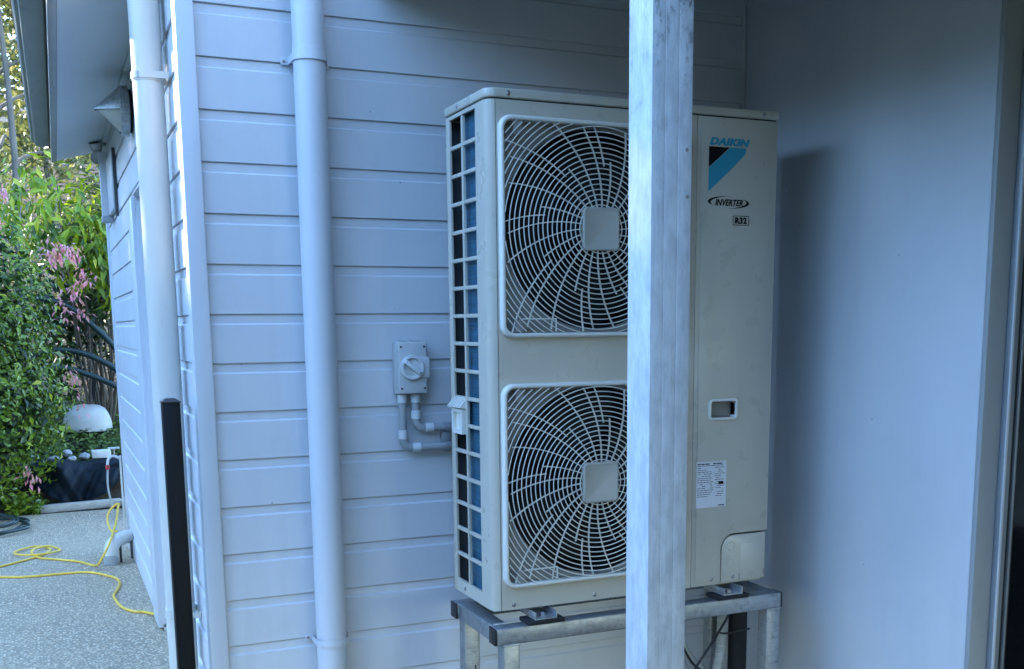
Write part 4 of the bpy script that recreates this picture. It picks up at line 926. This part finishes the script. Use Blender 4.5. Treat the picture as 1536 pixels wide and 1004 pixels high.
# trees up the slope
def tree(label, x, y, h, crown, leaves, size, seed, mat='tree_leaf', trunk_r=.07, group='trees up the slope behind the garden', lean=0.):
    rn = random.Random(seed); z0 = bank(x, y) if y > 5.8 and abs(x) < 20 else -.12
    o = tag(empty('tree', (x, y, z0)), label, 'tree', group)
    P = [Vector((x + lean * t + .08 * math.sin(t * 5 + seed), y + .06 * math.cos(t * 4 + seed), z0 - .1 + h * t)) for t in [i / 8 for i in range(9)]]
    tr = MB().tube(P, [trunk_r * (1 - .8 * i / 8) for i in range(9)], 8); tr = tr.build('trunk', 'bark', o, smooth=True)
    blobs = []
    for i in range(crown[0]):
        t = .35 + .62 * (i + rn.random()) / crown[0]; b = P[0].lerp(P[-1], t); a = rn.uniform(0, 2 * math.pi); L = crown[1] * rn.uniform(.5, 1.) * (1.15 - .55 * t)
        e = b + Vector((math.cos(a) * L, math.sin(a) * L, L * rn.uniform(.1, .55)))
        MB().tube(smooth_path([b, (b + e) / 2 + Vector((0, 0, .12 * L)), e], 4), [trunk_r * .42 * (1 - .8 * k / 8) + .004 for k in range(9)], 6).build('limb', 'bark', tr, smooth=True)
        s = crown[2] * rn.uniform(.7, 1.2); blobs.append((tuple(e), (s, s, s * .75)))
    tag(leaf_cloud('crown', mat, o, blob_points(rn, blobs, leaves, .2), size, 2.0, .4, None, lambda p, r: .42 + r.gauss(0, .24) + .15 * math.sin(p.x * 5 + p.z * 4), seed=seed), kind='stuff')
    return o
tree('slender pale-trunked tree with sparse leaves behind the gutter', -.62, 9.2, 6.0, (16, 1.1, .42), 3600, .045, 31, trunk_r=.05)
tree('thin leaning tree with bare lower stem between the bush and the eave', -.15, 9.9, 6.5, (16, 1.2, .42), 3600, .045, 32, trunk_r=.045, lean=-.5)
tree('leafy olive tree rising behind the drooping shrub', .55, 10.6, 6.5, (18, 1.3, .5), 4200, .05, 33, trunk_r=.07)
tree('broad olive tree beyond the glossy bush', -2.9, 9.0, 7.0, (20, 1.6, .6), 5200, .055, 34, trunk_r=.10)
tree('tall rear tree with yellowish crown at the top of the slope', -1.0, 13.5, 8.5, (22, 1.8, .75), 6000, .075, 35, trunk_r=.11)
tree('tall rear tree with thick trunk behind the house end', .9, 14.0, 8.5, (22, 1.9, .75), 6000, .075, 36, trunk_r=.12)
fw = []
for _ in range(13000):
    x = rnd.uniform(-3.4, 4); y = rnd.uniform(15, 28); fw.append((x, y, bank(x, y) + rnd.uniform(0, 1) ** .7 * (5.5 + (y - 15) * .25)))
tag(leaf_cloud('forest_undergrowth', 'tree_leaf', None, fw, .15, 2.0, .4, lambda p: Vector((0, -.6, .6)), lambda p, r: .38 + r.gauss(0, .26), seed=41), 'dense woodland covering the slope behind the trees', 'woodland', kind='stuff')
dw = []
for _ in range(6500):
    x = rnd.uniform(-3.2, 2.2); y = rnd.uniform(8.6, 12.5); dw.append((x, y, bank(x, y) + rnd.uniform(0, 1.8)))
tag(leaf_cloud('scrub', 'tree_leaf', None, dw, .042, 2.2, .4, None, lambda p, r: .35 + r.gauss(0, .26), seed=42), 'tangled scrub on the slope under the trees', 'scrub', kind='stuff')

# unseen trees added round the yard to shape the light: they close the horizon and shade the path; one gap lets the low sun through
def shade_tree(x, y, h, rad, seed, label, n=6500, size=.24, gap=False):
    rn = random.Random(seed); o = tag(empty('light_blocker_tree', (x, y, -.12)), label, 'tree', 'added trees blocking sun and sky')
    tr = MB().tube([(x, y, -.2), (x + .1, y, h * .5), (x, y + .1, h * .9)], [.22, .16, .05], 9).build('trunk', 'bark', o, smooth=True)
    pts = []
    for _ in range(n):
        d = Vector((rn.gauss(0, 1), rn.gauss(0, 1), rn.gauss(0, 1))).normalized() * rn.random() ** .4
        p = Vector((x + d.x * rad * .9, y + d.y * rad, h * .55 + d.z * h * .46))
        if gap:                                   # where the sun through this leaf would fall on the side wall
            q = p + TRAVEL * ((XS - p.x) / TRAVEL.x)
            if -.14 < q.y < .32 and 1.45 < q.z < 3.0: continue
        pts.append(p)
    leaf_cloud('crown', 'dark_leaf', o, pts, size, 2.0, .4, None, lambda p, r: .5 + r.gauss(0, .2), seed=seed)['kind'] = 'stuff'
    return o
def copy_tree(o, loc, rz, sz=1.):
    c = o.copy(); COL.objects.link(c); c.location = loc; c.rotation_euler = (0, 0, rz); c.scale = (1, 1, sz)
    for ch in o.children:
        d = ch.copy(); COL.objects.link(d); d.parent = c; d.matrix_parent_inverse = ch.matrix_parent_inverse.copy()
    return c
YT = 'unseen tree added to block sun and sky, well away from the house'
kk = -TRAVEL.y / TRAVEL.x
for i, (wy, bx) in enumerate([(-2.6, -11.5), (-.6, -12.0), (1.6, -11.6), (3.8, -12.2), (5.7, -11.8), (-1.6, -14.2), (.6, -14.6), (2.8, -14.4), (4.4, -13.4)]):
    shade_tree(bx, wy + (XS - bx) * kk, 9.6 if i < 5 else 11.0, 1.95, 60 + i, YT, 8500, .13, True)
ta = shade_tree(-13.0, 6.0, 9.6, 2.1, 51, YT, 5000)
for i, (x, y) in enumerate([(-13.4, 2.6), (-13.2, -1.4), (-13.4, -5.4), (-12.8, -9.4), (-9.6, -12.0), (-5.8, -12.6), (-2.0, -12.2), (1.8, -12.6), (5.6, -12.2), (9.4, -12.4), (.2, -10.4)]): copy_tree(ta, (x, y, -.12), 1.3 * i, .62 if x < -1 else .95)
